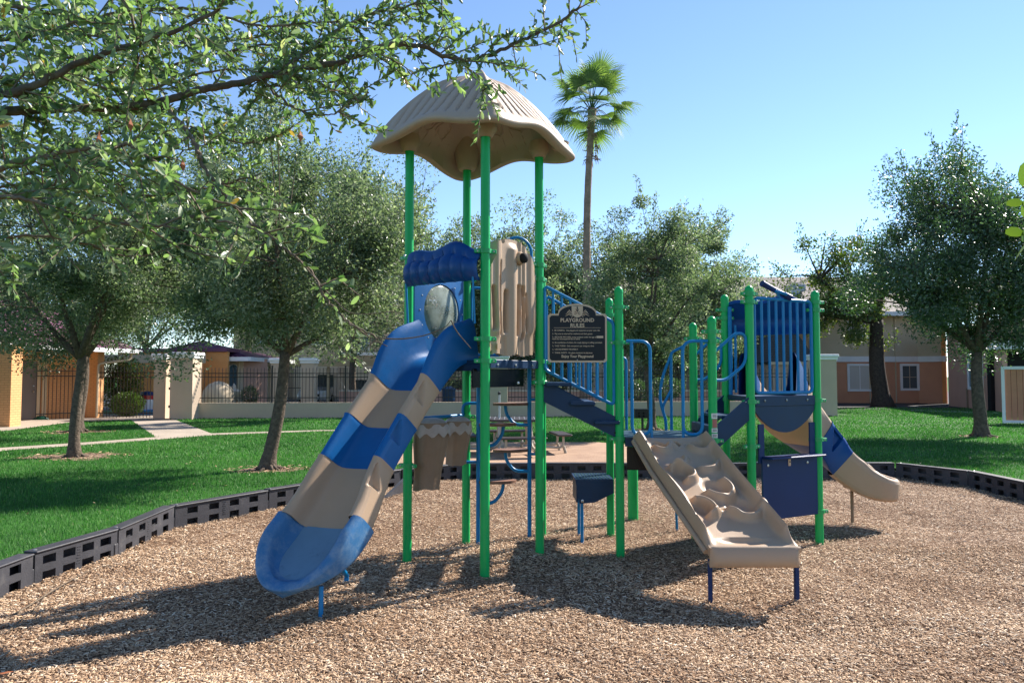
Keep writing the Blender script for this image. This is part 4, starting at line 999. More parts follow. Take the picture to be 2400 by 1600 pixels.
# ---- ladder of brown steps on the far side of the tower
P1 = V(.185, 7.86, 0); P2 = V(-.345, 7.56, 0)
for P_, sg in ((P1, -1), (P2, 1)):
    m = MB(); m.tube([P_ - Z0 * .05, P_ + Z0 * 1.78], .022, 14)
    po = m.build('ladder_pole', M['rail'], PS)
    for z in ((1.40, .91) if sg < 0 else (1.20, .62)):
        m = MB(); ux = V(sg * .95, sg * .10, 0)
        m.tube(fillet([P_ + Z0 * (z - .22), P_ + ux * .17 + Z0 * (z - .22), P_ + ux * .26 + Z0 * (z - .10), P_ + ux * .27 + Z0 * (z - .01)], .09), .018, 10); m.build('step_arm', M['rail'], po)
        m = MB(); c0 = P_ + ux * .21 + Z0 * z; pr2 = []
        ol = [(.19 * math.cos(t) * (1 + .1 * math.sin(2 * t)), .105 * math.sin(t)) for t in [2 * math.pi * i / 22 for i in range(22)]]
        m.prism(ol, c0 - Z0 * .012, (1, .1, 0), (-.1, 1, 0), .028); m.build('step', M['step'], po, ang=30)
loop([base['D'] + V(.03, .02, 1.42), base['D'] + V(.12, .04, 1.42), P2 + V(0, 0, 1.42)], cr=.03, name='brace')
loop([P2 + V(0, .02, 1.42), P2 + V(-.16, .0, 1.42), P2 + V(-.16, .0, .82), P2 + V(0, .02, .82)], cr=.06, name='ladder_grip')
loop([P1 + V(0, 0, 1.45), P1 + V(.14, .05, 1.45)], cr=.03, name='brace'); loop([P1 + V(0, 0, .87), P1 + V(.14, .05, .87)], cr=.03, name='brace')
# ---- brown stump panels below the tall deck
def stump(px0, px1, py0, py1, Y, lean, seed):
    r_ = random.Random(seed); p0, p1 = at(px0, py0, Y), at(px1, py1, Y); cx, w_, zt, zb = (p0.x + p1.x) / 2, (p1.x - p0.x), p0.z, p1.z
    m = MB(); n = 48; G = []
    for j in range(20):
        v = j / 19; row = []
        for i in range(n):
            t = 2 * math.pi * i / n
            rr = w_ / 2 * (1.04 - .22 * v + .05 * math.sin(v * 6)) * (1 + .05 * math.sin(3 * t + seed) + .035 * math.sin(7 * t + 2 * v))
            zz = zt - (zt - zb) * (v + (.015 * math.sin(2 * t + seed) + .008 * math.sin(5 * t)) * v)
            row.append(V(cx + lean * v + rr * math.cos(t), Y + rr * .8 * math.sin(t), zz))
        G.append(row)
    m.grid(G, closev=True); b_ = m.build('stump_panel', M['stump'], PS, ang=60, flip=True)
    m = MB(); G = []
    for j, (k, dz) in enumerate(((0.001, .05), (.3, .047), (.6, .035), (.85, .015), (1.0, -.015), (1.06, -.05), (1.09, -.09))):
        row = []
        for i in range(n):
            t = 2 * math.pi * i / n; saw = abs(((t / (2 * math.pi) * 9) % 1) - .5) * 2
            rr = w_ / 2 * 1.03 * k * (1 + .04 * math.sin(3 * t + seed)); extra = -.05 * saw if j == 6 else (-.012 * saw if j == 5 else 0)
            row.append(V(cx + rr * math.cos(t), Y + rr * .8 * math.sin(t), zt + dz + extra))
        G.append(row)
    m.grid(G, closev=True); m.build('stump_cap', M['stumpcap'], b_, ang=70)
stump(972, 1048, 990, 1146, 6.98, -.05, 1); stump(1044, 1104, 986, 1088, 7.40, -.02, 5)
a, b = base['B'], base['D']; m = MB(); m.tube([a + Z0 * 1.30, b + Z0 * 1.30], .016, 10); m.build('beam', M['rail'], PS)
# ---- transfer step left of the low deck
m = MB(); c = gnd(1368, 1220); x0, x1 = at(1345, 1120, 7.75).x, base['F'].x - .02; yb = 7.55
ztp = .63
m.prism([(0, 0), (.04, -.23), (.20, -.215), (x1 - x0, -.12), (x1 - x0, 0)], (x0, yb + .02, ztp), (1, 0, 0), (0, 0, 1), .02); m.prism([(0, 0), (.04, -.23), (.20, -.215), (x1 - x0, -.12), (x1 - x0, 0)], (x0, yb + .50, ztp), (1, 0, 0), (0, 0, 1), .02)
m.box((x0 + .02, yb + .25, ztp - .11), (.02, .46, .22)); tsp = m.build('transfer_step', M['navy'], PS, smooth=False)
m = MB(); m.box(((x0 + x1) / 2, yb + .25, ztp + .008), (x1 - x0, .50, .014)); m.build('step_plate', M['navy'], tsp, smooth=False)
m = MB()
for i in range(10):
    for j in range(8): m.box((x0 + .03 + i * (x1 - x0) / 11, yb + .06 + j * .055, ztp + .018), (.022, .012, .005), .6)
tag(m.build('grip_bumps', mat('worn_deck_coating', (.10, .20, .22), .4, .5), tsp), kind='stuff')
m = MB(); m.tube([(x0 + .07, yb + .06, -.05), (x0 + .07, yb + .06, ztp - .2)], .016, 12); m.build('leg', M['rail'], tsp)
m = MB(); m.tube([(x0 + .07, yb + .42, -.05), (x0 + .07, yb + .42, ztp - .2)], .016, 12); m.build('leg', M['rail'], tsp)
m = MB(); m.lathe((x0 + .07, yb - .002, ztp - .20), [(.016, 0), (.016, .006), (0, .01)], 12, axis=V(0, -1, 0)); m.build('bolt', M['bolt'], tsp)
# ================================================================ SIGN
def text_mesh(s, size, loc, mt, parent, align='CENTER', name='lettering', sx=1.0, off=0.0):
    cu = bpy.data.curves.new('txt', 'FONT'); cu.body = s; cu.size = size; cu.align_x = align; cu.extrude = .0012; cu.offset = off; cu.resolution_u = 2
    t = bpy.data.objects.new('txt', cu); C.objects.link(t)
    dg = bpy.context.evaluated_depsgraph_get(); me = bpy.data.meshes.new_from_object(t.evaluated_get(dg))
    bpy.data.objects.remove(t); me.transform(Matrix.Translation(Vector(loc) - wloc(parent)) @ Matrix.Rotation(R(90), 4, 'X') @ Matrix.Diagonal((sx, 1, 1, 1)))
    me.materials.clear(); me.materials.append(mt); o = bpy.data.objects.new(name, me); C.objects.link(o); o.parent = parent; return o
def sign():
    Y = 6.84; p0, p1 = at(1284, 849, Y), at(1422, 712, Y); x0, x1, z0, z1 = p0.x, p1.x, p0.z, p1.z; W = x1 - x0; sh = at(1290, 735, Y).z
    root = thing('rules_sign', ((x0 + x1) / 2, Y, z0), 'black and tan playground rules sign with arched top hung on the blue stair rail', 'sign')
    cx = (x0 + x1) / 2
    def outline(i_):
        r = .018; a, b, c, d = x0 + i_, x1 - i_, z0 + i_, sh - i_; P = [(a + r, c), (b - r, c), (b, c + r), (b, d - r), (b - r, d), (cx + W * .335 - i_ * .4, d)]
        top = z1 - i_; half = W * .325 - i_ * .4; n = 20
        for k in range(n + 1):
            t = math.pi * k / n; P.append((cx + half * math.cos(t) ** 1 if True else 0, d + .002 + (top - d) * math.sin(t) ** .85))
        P += [(cx - W * .335 + i_ * .4, d), (a + r, d), (a, d - r), (a, c + r)]
        return P
    m = MB(); m.prism(outline(0), (0, Y + .012, 0), (1, 0, 0), (0, 0, 1), .012); m.build('sign_border', M['signtan'], root, smooth=False)
    m = MB(); m.prism(outline(.0175), (0, Y - .0005, 0), (1, 0, 0), (0, 0, 1), .002); m.build('sign_face', M['signblack'], root, smooth=False)
    yf = Y - .0030
    # shield with motif, scrolls
    m = MB(); w_ = W * .095; zt_ = z1 - .006; zb_ = zt_ - .122
    m.prism([(cx - w_, zt_ - .014), (cx - w_, zb_ + w_)] + [(cx - w_ * math.cos(t), zb_ + w_ - w_ * math.sin(t)) for t in [math.pi * k / 12 for k in range(1, 12)]] + [(cx + w_, zb_ + w_), (cx + w_, zt_ - .014), (cx, zt_)][:-1], (0, yf, 0), (1, 0, 0), (0, 0, 1), .001)
    sh_ = m.build('shield', M['signtan'], root, smooth=False)
    m = MB(); cz = zb_ + .038; ye = yf - .002
    for s_ in (-1, 1):
        m.tube([(cx + s_ * (.021 + (.016 - .0011 * k) * math.cos(.45 * k + 1.2)), ye, cz + (.016 - .0011 * k) * math.sin(.45 * k + 1.2)) for k in range(13)], .0022, 5)
        m.tube([(cx, ye, cz + .022), (cx + s_ * .016, ye, cz + .042)], [.005, .001], 5)
    m.tube([(cx, ye, cz + .03), (cx, ye, cz + .052), (cx, ye, cz + .068)], [.001, .006, .001], 6); m.tube([(cx, ye, cz + .0), (cx, ye, cz + .04)], .0018, 5)
    m.build('motif', M['signblack'], sh_)
    m = MB()
    for s_ in (-1, 1):
        for (ox, oz, a, l_) in ((.050, .0, .95, .050), (.054, -.010, .55, .058), (.058, -.020, .15, .058)):
            m.tube([(cx + s_ * ox, ye, cz + oz), (cx + s_ * (ox + .5 * l_ * math.cos(a - .9)), ye, cz + oz + .5 * l_ * math.sin(a) + .010), (cx + s_ * (ox + l_ * .95), ye, cz + oz + l_ * .35 * (a - .5))], [.002, .0055, .0012], 6)
        m.tube([(cx + s_ * (.054 + .010 * math.cos(.7 * k)), ye, cz - .022 + .010 * math.sin(.7 * k)) for k in range(8)], .003, 5)
    m.build('scrollwork', M['signtan'], root)
    yt = Y - .0032
    def zz(py): return at(1353, py, Y).z
    text_mesh('PLAYGROUND', .0485, (cx, yt, zz(754.2)), M['signtan'], root, off=.0014, sx=.98)
    text_mesh('RULES', .0485, (cx, yt, zz(766.4)), M['signtan'], root, off=.0014)
    m = MB(); m.box((cx, yt, zz(767.9)), (W * .79, .001, .0028)); m.build('rule_line', M['signtan'], root)
    lines = [('1.  BE CAREFUL.  Use playground equipment at your own risk.', 775.6, .445), ('2.  Play area is reserved for residents and their guests.', 783.5, .375), ('3.  BECAUSE WE CARE, young residents under the age of', 791.3, .41), ('     must be accompanied by an adult.', 795.6, .26),
             ('4.  Be considerate of others, No rough playing or yelling permitted.', 804, .465), ('5.  TAKE TURNS.  Only one person per swing at a time.', 812, .39), ('6.  USE EQUIPMENT PROPERLY.', 820, .24), ('7.  THINK SAFETY.  No glass containers in play area.', 828, .375)]
    for s, py, wid in lines:
        o = text_mesh(s, .0185, (0, 0, 0), M['signtan'], root, 'LEFT', off=.0004)
        xs_ = [v.co.x for v in o.data.vertices]; k = wid / (max(xs_) - min(xs_)) * 1.0
        o.data.transform(Matrix.Diagonal((k, 1, 1, 1))); xs_ = min(v.co.x for v in o.data.vertices)
        wl_ = wloc(root); o.data.transform(Matrix.Translation((x0 + .043 - wl_.x - xs_, (yt) - 0, zz(py) - 0)))
    m = MB(); m.box((at(1406, 790, Y).x, yt, zz(789.5)), (.062, .001, .020)); m.build('blank_patch', M['signtan'], root)
    text_mesh('Enjoy Your Playground', .0345, (cx, yt, zz(837.6)), M['signtan'], root, off=.001, sx=.93)
    m = MB()
    for px, py in ((1353, 843), (1290.5, 845.5), (1419, 845)): m.lathe(at(px, py, yt), [(.0045, 0), (.0045, .002), (0, .003)], 8, axis=V(0, -1, 0))
    m.build('screw', M['bolt'], root)
    m = MB()
    for z in (z0 + .06, sh - .05): m.box((cx, Y + .036, z), (.05, .045, .03))
    m.build('bracket', M['galv'], root)
sign()
# ================================================================ TREES
LEAF_T = ([(0, 0, 0), (.45, -.5, .12), (1, 0, 0), (.45, .5, .12)], [(0, 1, 2, 3)])
NEAR_T = ([(0, 0, 0), (.18, -.34, .05), (.5, -.5, .08), (.82, -.40, .05), (1, 0, -.04), (.82, .40, .05), (.5, .5, .08), (.18, .34, .05), (.33, 0, -.05), (.7, 0, -.06)],
          [(0, 1, 8), (1, 2, 8), (2, 9, 8), (2, 3, 9), (3, 4, 9), (4, 5, 9), (5, 6, 9), (6, 8, 9), (6, 7, 8), (7, 0, 8)])
def unit(n, rng):
    v = rng.normal(size=(n, 3)); return v / np.linalg.norm(v, axis=1, keepdims=True)
def bez(a, b, c, n=8):
    return [a * (1 - t) ** 2 + b * 2 * t * (1 - t) + c * t * t for t in [i / n for i in range(n + 1)]]
def tree(name, xy, fork, tr, cz, rad, nleaf, lsz, leafmat, label, cat='tree', group=None, seed=1, lean=(0, 0), ncl=110, nlimb=6, bark='bark', flat=.75, shoots=60, hollow=.35, roots=True, low=.0, offc=(0, 0), gaps=0, trunk_top=None, profile=None, limbr=.42, irr=.22):
    rng = np.random.default_rng(seed); rd = random.Random(seed)
    root = thing(name, (xy[0], xy[1], LZ), label, cat, group); b = V(xy[0], xy[1], LZ)
    top = b + V(lean[0], lean[1], fork)
    m = MB(); P = []; Rs = []
    for i in range(15):
        t = i / 14; P.append(b.lerp(top, t) + V(math.sin(t * 5 + seed) * tr * .22, math.cos(t * 4 + seed) * tr * .2, 0) - Z0 * (.08 if i == 0 else 0)); Rs.append(tr * (1.0 - .28 * t + .5 * max(0, .12 - t) / .12))
    m.tube(P, Rs, 16)
    if roots:
        for i in range(7):
            a = i * .9 + rd.random(); l_ = tr * rd.uniform(2.0, 3.8); d = V(math.cos(a), math.sin(a), 0)
            m.tube([b + d * tr * .5 + Z0 * .10, b + d * tr * 1.3 + Z0 * .035, b + d * l_ - Z0 * .02], [tr * .42, tr * .26, tr * .10], 7)
    m.build('trunk', M[bark], root, ang=180)
    cc = b + V(lean[0] + offc[0], lean[1] + offc[1], cz)
    # cluster centres
    pts = []
    while len(pts) < ncl:
        v = unit(1, rng)[0]; r_ = rng.uniform(hollow, 1) ** .6; q = v * r_ * .9
        if q[2] < -.72 + low: continue
        if profile and not profile(q): continue
        dv = q / (np.linalg.norm(q) + 1e-6); lump = 1 + irr * (math.sin(dv[0] * 5.1 + seed) * math.sin(dv[1] * 4.3 + seed * 1.7) + .8 * math.sin(dv[2] * 6.3 + seed * .6 + dv[0] * 3))
        pts.append(cc + V(q[0] * rad[0], q[1] * rad[1], q[2] * rad[2]) * lump)
    limbs = []
    for i in range(nlimb):
        a = 2 * math.pi * (i + rd.random() * .6) / nlimb; k = rd.uniform(.35, .6)
        e = cc + V(math.cos(a) * rad[0] * k, math.sin(a) * rad[1] * k, rad[2] * rd.uniform(-.35, .35)); mid = top.lerp(e, .45) + V(0, 0, rad[2] * rd.uniform(-.12, .16))
        pp = bez(top - Z0 * .05, mid, e, 9); limbs.append(pp); mm_ = MB(); mm_.tube(pp, [tr * (limbr * 1.15 - limbr * .8 * t / 9) for t in range(10)], 10); mm_.build('limb', M[bark], root, ang=180)
    if trunk_top:
        pp = bez(top, top + V(.1, 0, trunk_top * .5), top + V(trunk_top * .03, 0, trunk_top), 10); limbs.append(pp); mm_ = MB(); mm_.tube(pp, [tr * (.75 - .6 * t / 10) for t in range(11)], 10); mm_.build('limb', M[bark], root, ang=180)
    allp = [p for l in limbs for p in l[3:]]; m = MB()
    for q in pts:
        s_ = min(allp, key=lambda p: (p - q).length + .4 * abs(p.z - q.z) * (1 if p.z > q.z else 0))
        md = s_.lerp(q, .5) + V(*[rd.uniform(-.12, .12) * rad[0] * .4 for _ in range(3)]); m.tube(bez(s_, md, q, 5), [tr * .13, tr * .12, tr * .10, tr * .08, tr * .06, tr * .035], 5, cap=False)
    # shoots
    L_, D_ = [], []
    PC = np.array([tuple(p) for p in pts]); ccn = np.array(tuple(cc))
    for i in range(shoots):
        p = PC[rng.integers(len(PC))]; d = (p - ccn) / np.array(rad); d = d / (np.linalg.norm(d) + 1e-6)
        if d[2] < -.1 and rng.random() < .6: continue
        d = d * .8 + np.array([0, 0, .55]) + rng.normal(0, .25, 3); d /= np.linalg.norm(d); l_ = rng.uniform(.25, .70) * min(rad[0], 3) * .42
        e = p + d * (l_ + .3 * rad[0] * .35); m.tube([Vector(p), Vector(p + (e - p) * .5 + rng.normal(0, .03, 3)), Vector(e)], [tr * .05, tr * .035, tr * .015], 4, cap=False)
        k = int(l_ / lsz * 5); t = rng.random(k)
        L_.append(p + (e - p) * (.35 + .65 * t[:, None]) + rng.normal(0, lsz * .5, (k, 3))); D_.append(d + rng.normal(0, .8, (k, 3)))
    tag(m.build('branches', M[bark], root, ang=180), kind='stuff')
    n = nleaf; ci = rng.integers(0, len(PC), n); cr = rng.uniform(.12, .30, len(PC)) * rad[0] * .62
    g = unit(n, rng) * (rng.random(n) ** .45)[:, None] * cr[ci][:, None] * 1.5; g[:, 2] *= flat
    pos = PC[ci] + g; d = unit(n, rng) + g / (cr[ci][:, None] + .01) * .5
    if L_: pos = np.concatenate([pos] + L_); d = np.concatenate([d] + D_)
    if gaps:
        q = (pos - ccn); f = np.sin(q[:, 0] * 2.3 + seed) * np.sin(q[:, 1] * 2.1 + 1) * np.sin(q[:, 2] * 2.9 + seed * .5) + .35 * np.sin(q[:, 0] * 6 + 2) * np.sin(q[:, 2] * 7 + q[:, 1] * 5)
        k = f > -gaps; pos, d = pos[k], d[k]
    n = len(pos); sz = lsz * rng.uniform(.65, 1.25, n)
    Pv, F = scatter(LEAF_T[0], LEAF_T[1], pos, d, rng.uniform(0, 2 * np.pi, n), sz, sz * .46)
    cl_t = rng.normal(0, .10, len(PC)); t = np.clip(rng.normal(.42, .22, n) + np.resize(cl_t[ci], n), 0, 1)
    o = np_mesh('crown', Pv, F, M[leafmat], root, tint=np.repeat(t, 4)); tag(o, kind='stuff')
    return root
TB = TREEBASE
tree('oak_tree', TB['a'], 1.95, .105, 3.9, (2.9, 2.2, 2.3), 72000, .072, 'greyleaf', 'forked oak with a band round its grey trunk, leftmost tree on the lawn', 'tree', 'small oaks on the lawn', 3, (.05, 0), shoots=110, nlimb=5, limbr=.55)
tree('oak_tree', TB['b'], 2.1, .15, 4.2, (4.0, 2.6, 2.5), 56000, .09, 'darkleaf', 'oak directly behind the leftmost lawn tree, beyond the curved path', 'tree', 'small oaks on the lawn', 4, (.1, 0), shoots=60, limbr=.5)
tree('oak_tree', TB['c'], 1.95, .115, 3.6, (2.6, 2.1, 2.2), 88000, .068, 'greyleaf', 'oak with a leaning single trunk on the lawn, just left of the big slide', 'tree', 'small oaks on the lawn', 5, (.28, 0), shoots=120, nlimb=6, offc=(.05, 0))
tree('oak_tree', TB['d'], 1.7, .13, 3.95, (2.3, 1.9, 2.7), 50000, .085, 'greyleaf', 'oak in front of the iron fence, between the middle green posts', 'tree', 'small oaks on the lawn', 6, (-.1, 0), shoots=110, offc=(.3, 0), low=-.1)
tree('oak_tree', TB['oak'], 2.2, .165, 4.45, (3.1, 2.6, 3.0), 105000, .085, 'darkleaf', 'broad dark oak on the right lawn, in front of the pinkish wall', 'tree', 'small oaks on the lawn', 8, (.0, 0), shoots=150, offc=(-.1, 0), gaps=1.1, hollow=.2, ncl=230)
tree('sweetgum_tree', TB['gum'], 4.4, .42, 5.9, (3.6, 2.8, 3.4), 24000, .17, 'gumleaf', 'thick dark trunked tree before the two storey building, thin top showing bare wood', 'tree', None, 9, (-.2, 0), shoots=80, bark='bark2', offc=(-1.5, 0), gaps=.3, trunk_top=3.9, ncl=90, hollow=.1, roots=False)
# trees beyond the fence
bgt = [('dense_tree', (-14.0, 39), 8.4, 4.6, (5.6, 4, 6.6), 'tall grey green tree beyond the fence, far left above the clubhouse roof'),
       ('dense_tree', (-8.0, 37), 8.2, 3.8, (5.6, 3.6, 6.4), 'tall grey green tree beyond the fence, behind the big slide and roof edge'),
       ('dense_tree', (-1.2, 36), 5.6, 3.4, (4.4, 3.2, 4.6), 'grey green tree beyond the fence, between the two front tower posts'),
       ('dense_tree', (2.8, 39), 5.4, 2.8, (4.0, 3, 4.6), 'grey green tree beyond the fence, behind the palm trunk and rules sign'),
       ('dense_tree', (8.6, 38), 5.4, 2.6, (3.9, 3, 4.6), 'grey green tree beyond the fence, behind the left posts of the right deck'),
       ('dense_tree', (13.2, 44), 4.3, 2.4, (3.2, 3, 3.3), 'low tree beyond the fence, left of the grey shingle roof'),
       ('dense_tree', (-22, 44), 6.0, 4, (6, 4, 4.0), 'tall tree beyond the left building, near the left edge')]
for i, (nm, xy, cz, fk, rad, lb) in enumerate(bgt):
    tree(nm, xy, fk * .8, .2, cz, rad, 64000 if i < 5 else 18000, .15, 'greyleaf', lb, 'tree', 'trees beyond the iron fence', 20 + i, shoots=220, ncl=200, roots=False, hollow=.1, low=-.25)
# ---- palm
def palm():
    p = at(1381, 400, 34); b = V(3.28, 34, LZ); zt = at(1384, 268, 34).z; tx = at(1386, 268, 34).x
    root = thing('palm_tree', b, 'tall slender fan palm rising above the trees against the sky', 'palm tree')
    m = MB(); P, Rs = [], []
    for i in range(40):
        t = i / 39; P.append(V(b.x + (tx - b.x) * t + .06 * math.sin(t * 7), 34, LZ + (zt + .25 - LZ) * t)); Rs.append((.20 - .05 * t) * (1 + .035 * math.sin(i * 2.4)) + (.07 if t > .93 else 0) * (t - .93) / .07)
    m.tube(P, Rs, 14); m.build('trunk', M['palmbark'], root, ang=180)
    m = MB(); rd = random.Random(4)
    for i in range(90):
        t = rd.uniform(.80, 1) ** .6; z = zt - 2.3 * (1 - rd.random() ** 1.3) * 1.0; a = rd.uniform(0, 6.3); c = V(tx, 34, z); d = V(math.cos(a), math.sin(a), 0); l_ = rd.uniform(.05, .16) if z > zt - 1.2 else rd.uniform(.0, .3)
        m.tube([c + d * .16, c + d * (.2 + l_ * .6) - Z0 * rd.uniform(-.1, .08), c + d * (.2 + l_) - Z0 * rd.uniform(0, .25)], [.03, .02, .01], 5)
    m.build('boots', M['palmbark'], root)
    rng = np.random.default_rng(3); c0 = V(tx, 34, zt + .42)
    fr = []
    for i in range(25):
        az = i * 2.399 + .3; k = i / 24; el = R(78 - 116 * k ** .95) + rd.uniform(-.2, .2); fr.append((az, el))
    for az, el in fr:
        d = V(math.cos(az) * math.cos(el), math.sin(az) * math.cos(el) * .9, math.sin(el)); stem = rd.uniform(1.05, 1.5)
        e = c0 + d * stem - Z0 * .10 * (1 - math.sin(el)); sd_ = d.cross(Z0); sd_ = sd_.normalized() if sd_.length > .1 else V(1, 0, 0); up = sd_.cross(d).normalized()
        vs, fs, ts = [], [], []; nseg = 36; Rl = rd.uniform(1.15, 1.5); off = wloc(root)
        for s_ in range(nseg):
            a = R(-105 + 210 * s_ / (nseg - 1)); dirv = d * math.cos(a) + sd_ * math.sin(a); wv = Rl * .030; l_ = Rl * (1 - .16 * abs(a) / 2) * rd.uniform(.92, 1.04)
            pv = dirv.cross(up).normalized(); droop = rd.uniform(.12, .30) + .08 * (1 - math.sin(el))
            q0, q1, q2, q3 = e, e + dirv * l_ * .38 + up * .03, e + dirv * l_ * .72 + up * (.04 if s_ % 2 else 0) - Z0 * droop * .35, e + dirv * l_ * .95 - Z0 * droop * 1.15
            n0 = len(vs); vs += [q0 - pv * .006, q0 + pv * .006, q1 - pv * wv * .75, q1 + pv * wv * .75, q2 - pv * wv * .45, q2 + pv * wv * .45, q3]; fs += [(n0, n0 + 1, n0 + 3, n0 + 2), (n0 + 2, n0 + 3, n0 + 5, n0 + 4), (n0 + 4, n0 + 5, n0 + 6, n0 + 6)]
            tt = rd.uniform(.25, .8); ts += [tt] * 5 + [min(1, tt + .15)] * 2
        me_f = [f if f[2] != f[3] else f[:3] for f in fs]; mm_ = MB(); mm_.add(vs, me_f)
        o = mm_.build('frond', M['palmleaf'], root, smooth=False); a_ = o.data.attributes.new('tint', 'FLOAT', 'POINT'); a_.data.foreach_set('value', np.array(ts, np.float32))
        st = MB(); st.tube([c0 - Z0 * .25 + d * .05, c0 + d * stem * .5 + Z0 * .03, e], [.03, .02, .012], 5); st.build('stalk', M['palmleaf'], o)
palm()
# ---- near oak whose branches hang into the picture from the left
def near_oak():
    bx, by = -4.6, 2.2; root = thing('overhanging_oak', (bx, by, LZ), 'nearest oak at the left, its leafy branches hanging across the top left of the view', 'tree')
    m = MB(); top = V(-4.3, 2.4, 2.6); m.tube([V(bx, by, 0), V(bx, by, 1), V(-4.45, 2.3, 1.9), top], [.26, .19, .17, .16], 16); m.build('trunk', M['bark'], root, ang=180)
    def px(L, d0=None): return [at(x * 1.0204, y * 1.0204, Y) for x, y, Y in L]
    br = [([(-250, 120, 2.9), (-60, 210, 2.9), (60, 205, 2.9), (170, 150, 2.95), (310, 100, 3.0), (430, 60, 3.0), (560, -20, 3.0)], .030),
          ([(-300, 330, 3.0), (0, 262, 3.1), (90, 252, 3.15), (190, 248, 3.2), (290, 246, 3.2), (372, 234, 3.25), (456, 208, 3.3), (560, 188, 3.35), (650, 165, 3.4), (790, 140, 3.4), (870, 108, 3.4), (960, 106, 3.45), (1050, 138, 3.5), (1120, 128, 3.55), (1200, 92, 3.6), (1280, 55, 3.6), (1335, 12, 3.6)], .034),
          ([(378, 238, 3.2), (420, 292, 3.1), (452, 337, 3.0), (466, 378, 3.0), (507, 435, 2.95), (547, 486, 2.9), (601, 530, 2.9), (660, 575, 2.85), (720, 632, 2.8), (752, 690, 2.8), (800, 738, 2.8), (868, 776, 2.8)], .015),
          ([(-200, 430, 2.8), (0, 385, 2.8), (90, 360, 2.8), (180, 345, 2.8), (280, 330, 2.8), (330, 352, 2.7), (410, 420, 2.6), (560, 485, 2.6)], .018),
          ([(-200, 520, 2.6), (0, 455, 2.6), (100, 470, 2.6), (200, 500, 2.6), (330, 520, 2.6), (450, 500, 2.6), (560, 520, 2.6), (660, 560, 2.6)], .013),
          ([(640, 168, 3.4), (700, 120, 3.5), (760, 80, 3.6), (860, 30, 3.7), (960, 10, 3.8), (1090, -20, 3.8)], .016),
          ([(600, 180, 3.4), (650, 230, 3.4), (710, 262, 3.4), (770, 262, 3.4), (850, 215, 3.4)], .010),
          ([(-150, -10, 3.6), (60, 20, 3.7), (200, 40, 3.8), (420, 20, 3.9), (600, 60, 3.9), (760, 50, 4.0), (900, 60, 4.0)], .018),
          ([(250, -60, 2.9), (300, 40, 2.9), (330, 130, 3.0), (380, 220, 3.1)], .012), ([(100, 340, 3.6), (220, 380, 3.7), (330, 350, 3.8), (450, 340, 3.9), (520, 300, 3.9)], .010),
          ([(-150, 300, 4.6), (60, 330, 4.6), (200, 420, 4.6), (330, 450, 4.6), (480, 430, 4.7), (600, 400, 4.7)], .02), ([(-150, 100, 4.6), (100, 120, 4.6), (300, 170, 4.6), (470, 130, 4.7), (640, 100, 4.7), (800, 110, 4.7)], .02),
          ([(1045, 138, 3.5), (1070, 165, 3.5), (1100, 190, 3.5), (1118, 215, 3.45)], .005), ([(-120, 560, 3.6), (60, 540, 3.6), (200, 560, 3.7), (300, 590, 3.8), (420, 560, 3.8)], .012),
          ([(-150, -60, 4.2), (100, 60, 4.2), (300, 90, 4.3), (500, 100, 4.3), (700, 60, 4.4)], .016), ([(-150, 380, 4.0), (60, 400, 4.0), (240, 300, 4.1), (420, 290, 4.2), (560, 330, 4.2), (680, 290, 4.2)], .014), ([(-150, 200, 3.8), (100, 170, 3.8), (300, 210, 3.9), (520, 160, 3.9), (720, 190, 4.0), (820, 230, 4.0)], .014),
          ([(-200, 480, 3.3), (-40, 440, 3.3), (80, 420, 3.3), (200, 440, 3.3), (300, 410, 3.4)], .012), ([(-200, 20, 3.2), (0, 90, 3.2), (140, 60, 3.3), (260, 30, 3.3), (380, -20, 3.3)], .014)]
    tw = MB(); pos, dr, szs = [], [], []; rd = random.Random(21); rng = np.random.default_rng(21); ends = []
    dens = {0: 26, 1: 26, 2: 5, 3: 24, 4: 15, 5: 26, 6: 20, 7: 26, 8: 20, 9: 20, 10: 24, 11: 26, 12: 16, 13: 12, 14: 24, 15: 18, 16: 22, 17: 24, 18: 28}
    for bi, (L, r0) in enumerate(br):
        P = catmull(px(L), 8); n = len(P)
        P = [p + V(*[rd.uniform(-.006, .006) for _ in range(3)]) for p in P]
        m = MB(); m.tube(P, [r0 * .68 * (1 - .72 * i / n) for i in range(n)], 8); m.build('branch', M['twig'] if r0 < .02 else M['bark'], root, ang=180)
        cum = sum((b - a).length for a, b in zip(P, P[1:])); nt_ = int(cum * dens[bi])
        for q in range(nt_):
            f = rd.random(); i = min(n - 2, int(f * (n - 1))); p = P[i].lerp(P[i + 1], rd.random()); T = (P[i + 1] - P[i]).normalized()
            d = Vector(unit(1, rng)[0]) * .9 + T * .6; d.z *= .8; d.normalize(); l_ = rd.uniform(.10, .42) * (1.0 if f < .85 else .7)
            if bi == 2: l_ *= .45
            if bi in (4, 3, 13): d.z -= .25
            mid = p + d * l_ * .5 + V(0, 0, rd.uniform(-.03, .03)); e = p + d * l_ + V(rd.uniform(-.05, .05), 0, rd.uniform(-.08, .03))
            tw.tube([p, mid, e], [.004, .0028, .0014], 4, cap=False)
            nl = max(3, int(l_ * rd.uniform(80, 130)))
            for k in range(nl):
                t = .12 + .88 * (k + rd.random() * .6) / nl; s_ = (p.lerp(mid, t * 2) if t < .5 else mid.lerp(e, t * 2 - 1)); ld = d * .7 + Vector(unit(1, rng)[0]) * .85
                pos.append(tuple(s_)); dr.append(tuple(ld)); szs.append(rd.uniform(.028, .056))
